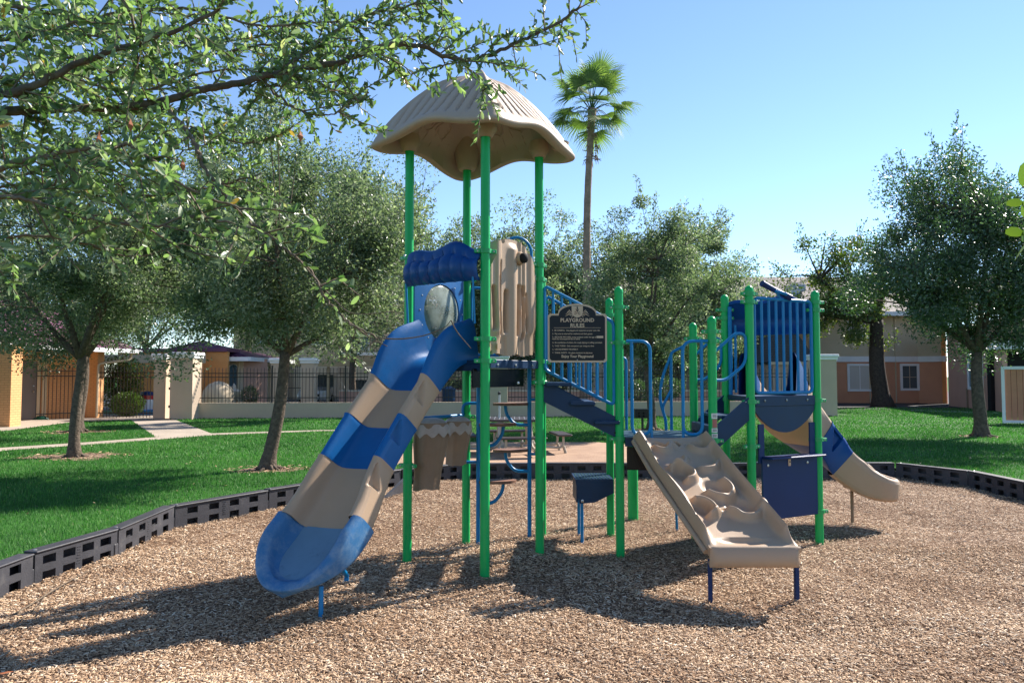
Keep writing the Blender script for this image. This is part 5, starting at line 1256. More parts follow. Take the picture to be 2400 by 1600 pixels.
        # leaves straight on the thin branches
        if r0 < .02:
            for k in range(int(cum * (22 if bi == 2 else 40))):
                i = rd.randrange(n - 1); s_ = P[i].lerp(P[i + 1], rd.random()); pos.append(tuple(s_)); dr.append(tuple((P[i + 1] - P[i]).normalized() * .5 + Vector(unit(1, rng)[0]) * .8)); szs.append(rd.uniform(.035, .066))
    # bare curling twig ends in front of the dome window
    for L in ([(868, 776, 2.8), (920, 778, 2.8), (975, 770, 2.8), (1020, 752, 2.8), (1036, 735, 2.8)], [(1036, 735, 2.8), (1050, 762, 2.8), (1082, 800, 2.8)], [(800, 738, 2.8), (850, 775, 2.8), (890, 795, 2.8)], [(868, 776, 2.8), (840, 800, 2.8)], [(690, 600, 2.8), (770, 690, 2.8), (815, 720, 2.8), (905, 715, 2.8)]):
        P = catmull(px(L), 6); tw.tube(P, [.0035 - .0022 * i / len(P) for i in range(len(P))], 6)
    tag(tw.build('twigs', M['twig'], root, ang=180), kind='stuff')
    pos, dr, szs = np.array(pos), np.array(dr), np.array(szs); n = len(pos)
    roll = rng.uniform(0, 2 * np.pi, n); t = np.clip(rng.normal(.42, .24, n), 0, .95); t[rng.random(n) < .006] = 1
    sx, sy = pos[:, 0] / pos[:, 1] * FPX + 1200, 881 - (pos[:, 2] - EYE) / pos[:, 1] * FPX
    show = szs / pos[:, 1] * ((sx > 20) & (sx < 1400) & (sy > 10) & (sy < 900)) * rng.uniform(.7, 1, n); order = np.argsort(-show); big_, rest = order[:290], order[290:]
    Pv, F = scatter(NEAR_T[0], NEAR_T[1], pos[rest], dr[rest], roll[rest], szs[rest], szs[rest] * .36)
    tag(np_mesh('foliage', Pv, F, M['nearleaf'], root, tint=np.repeat(t[rest], len(NEAR_T[0]))), kind='stuff')
    lm = []
    for k in range(8):
        me = bpy.data.meshes.new('leaf'); me.from_pydata([(x, y * .36, z * .36) for x, y, z in NEAR_T[0]], [], NEAR_T[1]); me.materials.append(M['nearleaf'])
        a_ = me.attributes.new('tint', 'FLOAT', 'POINT'); a_.data.foreach_set('value', np.full(10, .12 + .1 * k, np.float32)); lm.append(me)
    X_, Y_, Z_ = frames(dr[big_], roll[big_])
    wl_ = wloc(root)
    for j, i in enumerate(big_):
        o = bpy.data.objects.new('leaf', lm[j % 8]); C.objects.link(o); o.parent = root
        mt_ = Matrix((X_[j], Y_[j], Z_[j])).transposed().to_4x4() @ Matrix.Scale(float(szs[i]), 4); mt_.translation = Vector(pos[i]) - wl_; o.matrix_local = mt_
    # withered leaves
    for (x, y, l_) in ((228, 300, .075), (300, 272, .055), (147, 465, .04), (690, 300, .045), (420, 365, .05)):
        p = at(x * 1.02, y * 1.02, 2.75); m = MB(); m.add([p, p + V(-.012, 0, -l_ * .5), p + V(0, -.012, -l_ * .45), p + V(.012, 0, -l_ * .55), p + V(.003, .0, -l_)], [(0, 1, 2), (0, 2, 3), (1, 4, 2), (2, 4, 3)]); m.build('withered_leaf', M['dryleaf'], root, smooth=False)
near_oak()
def side_sprig():
    root = thing('magnolia_sapling', (7.4, 1.6, LZ), 'young tree at the right edge with only a few broad glossy leaves in view', 'tree')
    m = MB(); P = [V(7.4, 1.6, 0), V(7.35, 1.6, 1.0), V(7.1, 1.7, 1.9), V(5.8, 2.1, 2.45), V(4.2, 2.5, 2.5), V(3.0, 2.7, 2.45), V(2.25, 2.84, 2.38)]; pp = catmull(P, 6); m.tube(pp, [.06 * (1 - .88 * i / len(pp)) for i in range(len(pp))], 8); m.build('stem', M['twig'], root)
    for (x, y, dx, dz, l_) in ((2348, 430, .0, .9, .10), (2352, 470, -.7, .05, .09), (2350, 500, .1, .8, .08), (2352, 540, -.6, .1, .10), (2358, 560, -.5, -.5, .1), (2362, 450, .3, .8, .1), (2380, 600, .5, .6, .1), (2355, 520, -.3, -.9, .07)):
        p = at(x * 1.0204, y * 1.0204, 2.85); d = np.array([[dx, -.2, dz]]); Pv, F = scatter(NEAR_T[0], NEAR_T[1], np.array([tuple(p)]), d, np.array([.8]), np.array([l_]), np.array([l_ * .42]))
        np_mesh('leaf', Pv, F, M['shrubleaf'], root, tint=np.full(10, .7))
        m = MB(); m.tube([p, p + V(.16, .02, -.03)], .003, 5); m.build('leaf_stalk', M['twig'], root)
side_sprig()
# ================================================================ FENCE, WALLS, BUILDINGS
def wbox(x0, x1, y0, y1, z0, z1, mt, parent=None, name='wall', bev=0):
    m = MB(); m.box(((x0 + x1) / 2, (y0 + y1) / 2, (z0 + z1) / 2), (abs(x1 - x0), abs(y1 - y0), z1 - z0), bev=bev); return m.build(name, M[mt], parent, ang=30)
W0, W1 = V(-11.6, 27.0, 0), V(12.0, 29.0, 0); wu = (W1 - W0).normalized(); wn = V(wu.y, -wu.x, 0); wa = math.atan2(wu.y, wu.x); WL = (W1 - W0).length
low = thing('garden_wall', (W0 + W1) / 2, 'long low beige stucco wall carrying the black iron fence', 'wall')
m = MB(); m.box((W0 + W1) / 2 + Z0 * .36, (WL, .22, .72), wa); m.build('wall_face', M['stucco'], low, smooth=False)
def pillar(c, w_, z1, label, cap=True, rz=0, g='beige pillars with white caps'):
    t = thing('gate_pillar', (c[0], c[1], LZ), label, 'pillar', g)
    m = MB(); m.box((c[0], c[1], (z1 - .22 + .05) / 2), (w_, w_, z1 - .22 - .05), rz); m.build('shaft', M['stucco'], t, smooth=False)
    m = MB(); m.box((c[0], c[1], z1 - .17), (w_ + .08, w_ + .08, .10), rz, bev=.01); m.box((c[0], c[1], z1 - .06), (w_ + .16, w_ + .16, .12), rz, bev=.02); m.build('cap', M['white'], t, ang=30); return t
pillar((-11.85, 26.75), .78, 2.56, 'wide beige pillar at the left end of the iron fence'); pillar((-12.85, 27.0), .42, 2.52, 'narrow beige pillar left of the galvanised gate post')
pillar((12.2, 28.9), .80, 2.55, 'beige pillar at the right end of the iron fence, before the two storey building'); pillar((-.50, 28.15), .66, 2.5, 'beige pillar in the middle of the fence, behind the brown steps')
pillar((-8.55, 31), .55, 2.45, 'right pillar of the wrought iron garden gate beyond the fence', g='pillars of the wrought iron gate'); pillar((-9.85, 31), .5, 2.45, 'left pillar of the wrought iron garden gate, half hidden by the trunk', g='pillars of the wrought iron gate')
gp = thing('gate_post', (-12.3, 26.6, LZ), 'galvanised steel gate post between the two beige pillars', 'post')
m = MB(); m.lathe((-12.32, 26.6, 0), [(.05, .1), (.05, 2.38), (.058, 2.38), (.058, 2.42), (0, 2.46)], 14); m.build('tube', M['galv'], gp)
m = MB()
for z in (.6, 1.25, 1.9): m.box((-12.38, 26.58, z), (.05, .04, .09))
m.build('hinge', M['iron'], gp)
gr = thing('barbecue_grill', gl(1506, 1010) + (LZ,), 'black park barbecue grill box on a post, seen through the blue hand loop', 'grill'); gx, gy = gr.location.x, gr.location.y
m = MB(); m.tube([(gx, gy, 0), (gx, gy, .52)], .035, 10); m.build('post', M['iron'], gr)
m = MB(); m.holed([-.24, -.15, -.10, -.02, .03, .12, .24], [.0, .04, .08, .12, .16, .26], {(1, 1), (3, 1), (1, 3), (3, 3)}, (gx, gy - .16, .52), (1, 0, 0), (0, 0, 1), .012)
for a_, b_ in (((gx - .235, gy + .02, .64), (.01, .36, .25)), ((gx + .235, gy + .02, .64), (.01, .36, .25)), ((gx, gy + .2, .64), (.46, .01, .25)), ((gx, gy + .02, .525), (.46, .34, .01))): m.box(a_, b_)
m.build('fire_box', M['black'], gr, smooth=False)
m = MB()
for i in range(9): m.tube([(gx - .2 + i * .05, gy - .15, .775), (gx - .2 + i * .05, gy + .19, .775)], .004, 5)
m.build('grate', M['galv'], gr)
def iron_fence(P0, P1, zlow, zr, ztip, label, spacing=.125, posts=2.45, name='iron_fence', ph=None, pk=.0085):
    u = (P1 - P0).normalized(); L = (P1 - P0).length; a = math.atan2(u.y, u.x); t = thing(name, (P0 + P1) / 2, label, 'fence')
    for z in zr: m = MB(); m.box((P0 + P1) / 2 + Z0 * z, (L, .035, .030), a); m.build('rail', M['iron'], t, smooth=False)
    n = int(L / spacing); proto = None
    for i in range(n + 1):
        q = P0 + u * (L * i / n)
        if proto is None:
            m = MB(); m.box(q + Z0 * ((zlow + ztip - .09) / 2), (pk * 2, pk * 2, ztip - .09 - zlow), a); m.add([q + wv_ + Z0 * (ztip - .09) for wv_ in (V(-.016, 0, 0), V(0, -.016, 0), V(.016, 0, 0), V(0, .016, 0))] + [q + Z0 * ztip], [(0, 1, 4), (1, 2, 4), (2, 3, 4), (3, 0, 4), (3, 2, 1, 0)])
            proto = m.build('picket', M['iron'], t, smooth=False); q0 = q
        else: c = proto.copy(); C.objects.link(c); c.location = q - q0
    if posts:
        k = max(1, round(L / posts))
        for i in range(1, k):
            q = P0 + u * (L * i / k); m = MB(); m.box(q + Z0 * ((zlow + ztip + .04) / 2) - wn * 0, (.055, .055, ztip + .04 - zlow), a); m.box(q + Z0 * (ztip + .05), (.07, .07, .02), a); m.build('post', M['iron'], t, smooth=False)
    return t
iron_fence(W0 + wu * .05, W0 + wu * 10.75, .72, (.90, 1.66, 1.80), 2.03, 'black iron picket fence on the beige wall, left of its middle pillar')
iron_fence(W0 + wu * 11.5, W0 + wu * (WL - .3), .72, (.90, 1.66, 1.80), 2.03, 'black iron picket fence on the beige wall, right of its middle pillar')
iron_fence(V(-15.55, 27.35, 0), V(-13.1, 27.15, 0), .16, (.34, 1.66, 1.83), 2.08, 'black iron gate panel between the orange building and the narrow pillar', posts=0, name='iron_gate')
iron_fence(V(-16.75, 25.9, 0), V(-15.95, 26.9, 0), .16, (.36, 1.70, 1.88), 2.10, 'short black iron panel before the orange brick wall, behind the forked trunk', posts=0, name='iron_gate')
# wrought iron garden gate
gt = thing('garden_gate', (-9.2, 31, LZ), 'wrought iron garden gate with a squared cresting between two capped pillars', 'gate')
m = MB()
for i in range(10): m.box((-9.57 + i * .085, 31, 1.15), (.016, .016, 1.95))
m.build('bars', M['iron'], gt, smooth=False); gt.children[0]['kind'] = 'stuff'
m = MB()
for z in (.3, 1.2, 2.1): m.box((-9.2, 31, z), (.84, .03, .03))
m.build('rails', M['iron'], gt, smooth=False)
m = MB()
for (x, z, w_, h) in ((-.28, 2.2, .2, .14), (-.12, 2.26, .2, .2), (.05, 2.32, .22, .24), (.22, 2.26, .2, .2), (.36, 2.2, .16, .14)):
    for s_ in (-1, 1): m.box((-9.2 + x + s_ * w_ / 2, 31, z), (.012, .012, h)); m.box((-9.2 + x, 31, z + s_ * h / 2), (w_, .0125, .012))
m.build('cresting', M['iron'], gt, smooth=False)
# ---- windows
def window(parent, o, u, w_, h, glass='glass', frame='white', fw=.09, mull=(.5,), rails=(), depth=.05, name='window'):
    """o = lower left corner on the wall face, u along the wall to the right"""
    u = Vector(u).normalized(); nr = V(u.y, -u.x, 0); o = Vector(o); a = math.atan2(u.y, u.x)
    m = MB(); m.holed([0, fw, w_ - fw, w_], [0, fw, h - fw, h], {(1, 1)}, o + nr * .0, u, (0, 0, 1), depth); f = m.build(name, M[frame], parent, smooth=False)
    m = MB(); m.box(o + u * w_ / 2 + Z0 * (h / 2) + nr * .012, (w_ - 2 * fw, .006, h - 2 * fw), a); m.build('pane', M[glass], f, smooth=False)
    m = MB()
    for q in mull: m.box(o + u * (fw + (w_ - 2 * fw) * q) + Z0 * (h / 2) + nr * .026, (.035, .02, h - 2 * fw), a)
    for q in rails: m.box(o + u * w_ / 2 + Z0 * (fw + (h - 2 * fw) * q) + nr * .024, (w_ - 2 * fw, .018, .03), a)
    m.build('mullion', M['signtan'] if frame == 'white' and glass == 'glass' else M['white'], f, smooth=False); return f
def wallseg(parent, a, b, z0, z1, mt, th=.2, name='wall'):
    a, b = Vector((*a, 0)), Vector((*b, 0)); u = (b - a).normalized(); nr = V(u.y, -u.x, 0); m = MB()
    m.box((a + b) / 2 - nr * th / 2 + Z0 * (z0 + z1) / 2, ((b - a).length, th, z1 - z0), math.atan2(u.y, u.x)); return m.build(name, M[mt], parent, smooth=False)
# ---- orange brick building at the left
ob = thing('orange_building', (-17, 25, LZ), 'single storey orange painted brick building with purple tiled roof at the left edge', 'building')
p0, p1 = V(-18.6, 23.9, 0), V(-15.6, 27.55, 0); fu = (p1 - p0).normalized(); fn = V(fu.y, -fu.x, 0)
wallseg(ob, p0[:2], p1[:2], .1, 2.72, 'orangebrick')
wbox(-16.6, -15.2, 22.3, 22.8, .1, 2.66, 'orangebrick', ob, 'column'); wbox(-15.78, -15.38, 27.25, 27.7, .1, 2.72, 'orangebrick', ob, 'column')
wallseg(ob, (-19.6, 14.5), (-18.7, 23.95), .1, 2.7, 'orangebrick'); wallseg(ob, (-16.6, 22.81), (-18.7, 24.0), .1, 2.7, 'orangebrick')
dq = at(46, 983, 26.0); q = p0 + fu * 2.40
m = MB(); m.box(q + fu * .42 + fn * .03 + Z0 * 1.2, (.10, .05, 2.10), math.atan2(fu.y, fu.x)); m.box(q - fu * .56 + fn * .03 + Z0 * 1.2, (.10, .05, 2.10), math.atan2(fu.y, fu.x)); m.box(q - fu * .07 + fn * .03 + Z0 * 2.29, (1.08, .05, .09), math.atan2(fu.y, fu.x))
m.box(q + fu * .60 + fn * .035 + Z0 * 1.42, (.14, .055, 2.5), math.atan2(fu.y, fu.x)); m.build('door_frame', M['beam'], ob, smooth=False)
m = MB(); m.box(q - fu * .07 + fn * .025 + Z0 * 1.2, (.88, .03, 2.05), math.atan2(fu.y, fu.x)); d_ = m.build('door', M['doorgrey'], ob, smooth=False)
m = MB(); m.lathe(q + fu * .26 + fn * .05 + Z0 * 1.15, [(.03, 0), (.03, .03), (.02, .05), (0, .06)], 10, axis=fn); m.lathe(q + fu * .26 + fn * .05 + Z0 * 1.35, [(.025, 0), (.025, .02), (0, .025)], 10, axis=fn); m.build('handle', M['bolt'], d_)
E0, E1, E2, E3, E4 = V(-17.7, 17.0, 2.72), V(-14.5, 28.2, 2.72), V(-15.0, 29.6, 2.72), V(-25, 27.6, 2.72), V(-27, 17, 2.72); RG0, RG1 = V(-20.5, 20, 5.0), V(-18.0, 25.6, 5.0)
m = MB(); m.add([E0, E1, RG1, RG0, E2, E3, E4], [(0, 1, 2, 3), (1, 4, 2), (4, 5, 3, 2), (5, 6, 3), (6, 0, 3)]); rf = m.build('roof', M['purple'], ob, smooth=False)
m = MB(); m.add([E0 - Z0 * .03, E1 - Z0 * .03, E2 - Z0 * .03, E3 - Z0 * .03, E4 - Z0 * .03], [(4, 3, 2, 1, 0)]); m.build('soffit', M['beam'], ob, smooth=False)
m = MB(); eu = (E1 - E0).normalized()
for i in range(38):
    q = E0.lerp(E1, (i + .5) / 38); r_ = RG0.lerp(RG1, max(0, min(1, (i + .5) / 38))); e_ = q.lerp(r_, 1 if i < 36 else .5)
    m.tube([q + Z0 * .02, e_ + Z0 * .02], .045, 6)
for j in range(1, 16): 
    a_, b_ = E0.lerp(RG0, j / 16), E1.lerp(RG1, j / 16); m.tube([a_ + Z0 * .015, b_ + Z0 * .015], .035, 5)
m.build('tile_ribs', M['purple'], rf)
m = MB(); m.box((E0 + E1) / 2 - Z0 * .07 + V(.06, -.03, 0), ((E1 - E0).length, .12, .15), math.atan2(eu.y, eu.x)); e2 = (E2 - E1).normalized(); m.box((E1 + E2) / 2 - Z0 * .07 + V(.05, 0, 0), ((E2 - E1).length, .1, .14), math.atan2(e2.y, e2.x)); m.build('gutter', M['white'], ob, smooth=False)
m = MB(); m.tube(fillet([E1 + V(-.1, .0, -.12), E1 + V(-.15, .0, -.38), V(-15.3, 27.15, 2.15), V(-15.35, 27.2, .2)], .12), .045, 8); m.build('downpipe', M['beam'], ob)
# green hose and hand tools by the wall
hs = thing('garden_hose', (-16.9, 26.2, LZ), 'green garden hose coiled on the walkway by the orange brick wall', 'hose')
m = MB()
for k in range(4): m.tube([(-16.8 + (.34 - .05 * k) * math.cos(t), 26.15 + (.2 - .03 * k) * math.sin(t), LZ + .03 + .03 * k) for t in [i * math.pi / 9 for i in range(19)]], .022, 6)
m.build('coil', M['hose'], hs)
sc = thing('push_scooter', (-17.5, 26.0, LZ), 'small dark push scooter leaning by the grey door', 'scooter')
m = MB(); m.tube([(-17.75, 25.75, 1.05), (-17.72, 25.8, .3)], .018, 8); m.tube([(-18.0, 25.72, 1.05), (-17.5, 25.78, 1.05)], .018, 8); m.tube([(-17.72, 25.8, .32), (-17.3, 25.9, .26), (-17.1, 25.95, .26)], .03, 8); m.build('frame', M['iron'], sc)
for x in (-17.72, -17.1): m = MB(); m.lathe((x, 25.8 if x < -17.5 else 25.95, .25), [(.10, -.02), (.10, .02)], 16, axis=V(0, 1, 0)); m.build('wheel', M['tyre'], sc)
# ---- inner orange wall behind the gate, with beam
iw = thing('porch_wall', (-14.5, 32, LZ), 'orange porch wall with cream beam behind the left iron gate', 'wall')
wbox(-17.2, -12.4, 32.0, 32.2, .1, 2.75, 'orange', iw, 'wall_face'); wbox(-14.2, -13.4, 31.2, 31.98, .1, 2.75, 'orange', iw, 'column'); wbox(-17.3, -13.0, 30.9, 31.15, 2.25, 2.6, 'beam', iw, 'beam')
wbox(-17.4, -12.4, 31.9, 33.4, 2.76, 2.9, 'purple', iw, 'roof')
# ---- clubhouse with arched windows
cb = thing('clubhouse', (-13, 34, LZ), 'peach clubhouse with purple hipped roof and two arched windows beyond the fence', 'building')
Yc = 33.0; cx0, cx1, cx2 = at(474, 900, Yc).x - 1.2, at(570, 900, Yc).x, at(606, 900, Yc + 1).x
wallseg(cb, (cx0, Yc), (cx1, Yc), .1, 2.55, 'stuccolight'); wallseg(cb, (cx1, Yc), (cx2 + .3, Yc + 1.3), .1, 2.5, 'pinkbrown')
ez = 2.52; a_, b_, c_, d_ = V(cx0 - 1.5, Yc - .7, ez), V(cx2 + .15, Yc - .7, ez), V(cx2 + .15, Yc + 6, ez), V(cx0 - 1.5, Yc + 6, ez); r0, r1 = V(cx0, Yc + 2.6, 3.35), V(cx2 - 3.2, Yc + 2.6, 3.35)
m = MB(); m.add([a_, b_, c_, d_, r0, r1], [(0, 1, 5, 4), (1, 2, 5), (2, 3, 4, 5), (3, 0, 4)]); rf = m.build('roof', M['purple'], cb, smooth=False)
m = MB()
for i in range(26): q = a_.lerp(b_, (i + .5) / 26); r_ = r0.lerp(r1, min(1, (i + .5) / 26 * 1.8)); m.tube([q + Z0 * .02, r_ + Z0 * .02], .05, 5)
m.build('tile_ribs', M['purple'], rf)
m = MB(); m.box(((a_.x + b_.x) / 2, Yc - .72, ez - .07), (b_.x - a_.x, .08, .18)); m.box((b_.x + .02, Yc + 2.6, ez - .07), (.08, 6.6, .18)); m.build('gutter', M['white'], cb, smooth=False)
for px in (525, 547.5):
    p = at(px, 900, Yc); wd = .19; m = MB(); ol = [(-wd, 0), (wd, 0), (wd, 1.25)] + [(wd * math.cos(t), 1.25 + wd * math.sin(t)) for t in [i * math.pi / 10 for i in range(1, 10)]] + [(-wd, 1.25)]
    m.prism([(x * 1.3, z * 1.03) for x, z in ol], (p.x, Yc - .005, .75), (1, 0, 0), (0, 0, 1), .03); f = m.build('arched_window', M['white'], cb, smooth=False)
    m = MB(); m.prism(ol, (p.x, Yc - .037, .77), (1, 0, 0), (0, 0, 1), .004); m.build('pane', M['bluewin'], f, smooth=False)
    m = MB(); m.box((p.x, Yc - .046, 1.5), (.018, .008, 1.45)); m.build('mullion', M['iron'], f, smooth=False)
for px in (536, 560): p = at(px, 900, Yc); m = MB(); m.tube([(p.x, Yc - .08, .2), (p.x, Yc - .08, 2.5)], .05, 8); m.build('downpipe', M['beam'], cb)
# ---- far low wall, carport, cars, apartments
fw_ = thing('parking_wall', (2, 34, LZ), 'low pinkish wall along the car park beyond the iron fence', 'wall'); wbox(-8.0, 13.5, 34.0, 34.2, .1, .98, 'pinkbrown', fw_, 'wall_face'); wbox(-8.0, 13.5, 33.96, 34.24, .98, 1.05, 'stuccolight', fw_, 'coping')
cp_ = thing('carport', (-6, 42, LZ), 'flat roofed cream carport on thin posts over the parked cars', 'carport')
wbox(-13.5, -.5, 39.5, 45, 2.25, 2.5, 'white', cp_, 'roof'); wbox(-13.6, -.4, 39.42, 39.49, 2.20, 2.56, 'beam', cp_, 'fascia')
for x in (-13.2, -10.0, -6.8, -3.6, -.8): m = MB(); m.box((x, 40, 1.2), (.12, .12, 2.1)); m.build('post', M['beam'], cp_, smooth=False)
def car(x, y, mt, label, kind='sedan'):
    t = thing('parked_car', (x, y, LZ), label, 'car', 'cars parked under the carport'); z = LZ; suv = kind == 'suv'; hb = .92 if suv else .80; ht = 1.72 if suv else 1.42
    m = MB(); G = []
    for yy, zz0, zz1, w_ in ((-2.25, .35, .62, .78), (-2.2, .28, .74, .84), (-1.4, .25, hb, .89), (-.9, .25, hb + .03, .90), (1.4, .25, hb + .06, .90), (2.1, .28, hb, .86), (2.25, .38, hb - .15, .80)):
        G.append([V(x - w_, y + yy, z + zz0), V(x + w_, y + yy, z + zz0), V(x + w_ + .02, y + yy, z + (zz0 + zz1) / 2), V(x + w_ - .05, y + yy, z + zz1), V(x - w_ + .05, y + yy, z + zz1), V(x - w_ - .02, y + yy, z + (zz0 + zz1) / 2)])
    m.grid(G, closev=True); m.f += [(5, 4, 3, 2, 1, 0), tuple(36 + q for q in range(6))]; m.build('body', M[mt], t, ang=40)
    m = MB(); G = []
    for yy, zz, w_ in ((-.95, hb, .82), (-.35, ht - .06, .66), (.1, ht, .64), (1.1, ht - .02, .64), (1.75 if suv else 1.4, hb + .04, .80)): G.append([V(x - w_, y + yy, z + zz), V(x + w_, y + yy, z + zz)])
    vs = [q for r_ in G for q in r_]; n_ = len(G); base_ = [V(x - .84, y - .95, z + hb - .05), V(x + .84, y - .95, z + hb - .05), V(x + .84, y + 1.7, z + hb - .05), V(x - .84, y + 1.7, z + hb - .05)]
    m.add(vs + base_, [(2 * i, 2 * i + 1, 2 * i + 3, 2 * i + 2) for i in range(1, n_ - 2)] + [(0, 2, 4, 6, 8, 2 * n_ + 3, 2 * n_), (1, 2 * n_ + 1, 2 * n_ + 2, 9, 7, 5, 3)]); m.build('cabin', M[mt], t, smooth=False)
    m = MB(); m.add([V(x - .80, y - .955, z + hb + .01), V(x + .80, y - .955, z + hb + .01), V(x + .64, y - .36, z + ht - .09), V(x - .64, y - .36, z + ht - .09)], [(0, 1, 2, 3)]); m.build('windscreen', M['glass'], t, smooth=False)
    for s_ in (-1, 1):
        m = MB(); m.lathe((x + s_ * .62, y - 2.24, z + .62), [(.09, 0), (.08, .03), (0, .04)], 12, axis=V(0, -1, 0)); m.build('headlight', M['sticker'], t)
        for yy in (-1.4, 1.4): m = MB(); m.lathe((x + s_ * .80, y + yy, z + .32), [(.32, -.1), (.32, .1)], 20, axis=V(1, 0, 0)); wh = m.build('wheel', M['tyre'], t); m = MB(); m.lathe((x + s_ * .905, y + yy, z + .32), [(.2, 0), (.2, .008), (0, .01)], 14, axis=V(s_, 0, 0)); m.build('rim', M['galv'], wh)
    m = MB(); m.box((x, y - 2.262, z + .5), (.7, .02, .14)); m.build('grille', M['iron'], t, smooth=False); m = MB(); m.box((x, y - 2.275, z + .36), (.34, .012, .14)); m.build('number_plate', M['sticker'], t, smooth=False)
car(-10.9, 42.5, 'carwhite', 'white car under the carport, just right of the capped gate pillar', 'suv'); car(-8.3, 42.5, 'carwhite', 'white car under the carport, left of the big slide'); car(-3.5, 42.4, 'red', 'red car under the carport, seen between the slide and the front green post'); car(-5.9, 42.6, 'cardark', 'dark car under the carport, left of the red car', 'suv')
ap = thing('apartment_block', (2, 50, LZ), 'long beige two storey apartment block beyond the trees and car park', 'building'); Ya = 50
wallseg(ap, (-19, Ya), (24, Ya), .1, 6.6, 'stuccolight'); wbox(-19.3, 24.3, Ya - .5, Ya + 9, 6.6, 6.8, 'white', ap, 'eave')
m = MB(); m.add([(-19.5, Ya - .7, 6.8), (24.5, Ya - .7, 6.8), (24.5, Ya + 4, 9), (-19.5, Ya + 4, 9)], [(0, 1, 2, 3)]); m.build('roof', M['shingle'], ap, smooth=False)
for x in (-18.8, -15.6, -12.2, -8.8): wbox(x, x + .5, Ya - .5, Ya - .02, .1, 6.5, 'stucco', ap, 'pier')
wbox(-12, -3, Ya - .35, Ya - .02, 3.1, 3.3, 'white', ap, 'balcony_slab')
for x, z in ((-11.4, 3.4), (-8.0, 3.4), (-5.2, 3.4), (2.5, .9), (6.2, .9), (9.0, .9), (12.2, .9), (15.3, .9), (9.0, 3.9), (12.2, 3.9), (15.3, 3.9), (-17.5, 3.8), (-14.2, 3.8)): window(ap, (x, Ya - .02, z), (1, 0, 0), 1.7, 1.9 if z > 3.3 and x < 0 else 1.3, 'bluewin')
m = MB()
for i in range(60): m.box((-12 + i * .15, Ya - .33, 3.8), (.02, .02, .9))
m.box((-7.5, Ya - .33, 4.26), (9, .04, .04)); tag(m.build('balcony_rail', M['iron'], ap, smooth=False), kind='stuff')
# small dark roofed hut left of the two storey building
hut = thing('gabled_hut', (16.5, 40, LZ), 'small beige building with dark shingle gable left of the two storey block', 'building')
ha, hb_ = at(1812, 850, 38).x, at(1900, 850, 38).x; wbox(ha, hb_, 38, 42, .1, 2.3, 'stucco', hut, 'wall_face'); apx = at(1852, 782, 38); ez = at(1812, 848, 38).z
m = MB(); m.prism([(ha - .3, ez), (hb_ + .4, ez), (hb_ + .1, ez + .3), (apx.x + .3, apx.z), (apx.x - .3, apx.z)], (0, 37.8, 0), (1, 0, 0), (0, 0, 1), -4.4); m.build('roof', M['darkshingle'], hut, smooth=False); wbox(ha - .3, hb_ + .4, 37.7, 37.79, ez - .15, ez, 'beam', hut, 'eave')
# ---- two storey building at the right
tb = thing('two_storey_building', (21, 44, LZ), 'two storey building, khaki above a white band and terracotta below, with grey shingle roof', 'building')
Yb = 42.3; X0, X1, X2 = at(1900, 900, Yb).x, at(2152, 900, Yb).x, at(2208, 900, Yb - .6).x
zb0, zb1, zev = at(2000, 848, Yb).z, at(2000, 835, Yb).z, at(2000, 735, Yb).z
for (a_, b_) in (((X0, Yb), (X1 + .12, Yb)), ((X1 + .01, Yb - .01), (X2, Yb - 1.0)), ((X2 + .01, Yb - 1.0), (X2 + .9, Yb + 1.5))):
    sunl = a_[0] > X2; wallseg(tb, a_, b_, .1, zb0, 'orange' if sunl else 'terra', name='lower_wall'); wallseg(tb, a_, b_, zb1, zev, 'orange' if sunl else 'beigewall', name='upper_wall')  # sun-facing return wall: its sunlight is put into the colour as orange
    a2, b2 = V(*a_, 0), V(*b_, 0); uu = (b2 - a2).normalized(); nn = V(uu.y, -uu.x, 0); m = MB(); m.box((a2 + b2) / 2 + nn * .03 - nn * .1 + Z0 * (zb0 + zb1) / 2, ((b2 - a2).length + .02, .26, zb1 - zb0 - .004), math.atan2(uu.y, uu.x)); m.build('band', M['white'], tb, smooth=False)
for (xa, xb, ya, yb_, g) in ((1986, 2044, 917, 852, 'blind'), (2110, 2153, 915, 852, 'glass'), (1985, 2042, 793, 748, 'blind')):
    a_, b_ = at(xa, ya, Yb), at(xb, yb_, Yb); window(tb, (a_.x, Yb - .002, a_.z), (1, 0, 0), b_.x - a_.x, b_.z - a_.z, g, 'white', .13, (.5,), (.5,) if g == 'glass' else (), depth=.07)
rx = at(1850, 700, Yb).x; zr = at(1940, 672, Yb + 4).z
m = MB(); m.add([(X0 - .8, Yb - .7, zev + .02), (X2 + 1.2, Yb - .7, zev + .02), (X2 + 1.2, Yb + 9, zev + .02), (X0 - .8, Yb + 9, zev + .02), (X0 + 1.2, Yb + 4, zr), (X2 - .8, Yb + 4, zr)], [(0, 1, 5, 4), (1, 2, 5), (2, 3, 4, 5), (3, 0, 4)]); m.build('roof', M['shingle'], tb, smooth=False)
wbox(X0 - .85, X2 + 1.25, Yb - .78, Yb - .70, zev - .18, zev + .06, 'white', tb, 'gutter'); wbox(X0 - .8, X2 + 1.2, Yb - .69, Yb + .1, zev - .04, zev - .01, 'beam', tb, 'soffit')
m = MB()
for x in (X0 + 3.4, X0 + 4.9): m.tube([(x, Yb - .03, .2), (x, Yb - .03, zev)], .035, 6)
m.build('downpipe', M['beigewall'], tb)
ac = thing('roof_unit', (at(1863, 675, 46).x, 46, zr - .4), 'pale blue air conditioning box on the grey shingle roof', 'air conditioner'); wbox(at(1846, 675, 46).x, at(1881, 675, 46).x, 45.5, 46.4, zr - .7, at(1863, 669, 46).z, 'galv', ac, 'case'); m = MB()
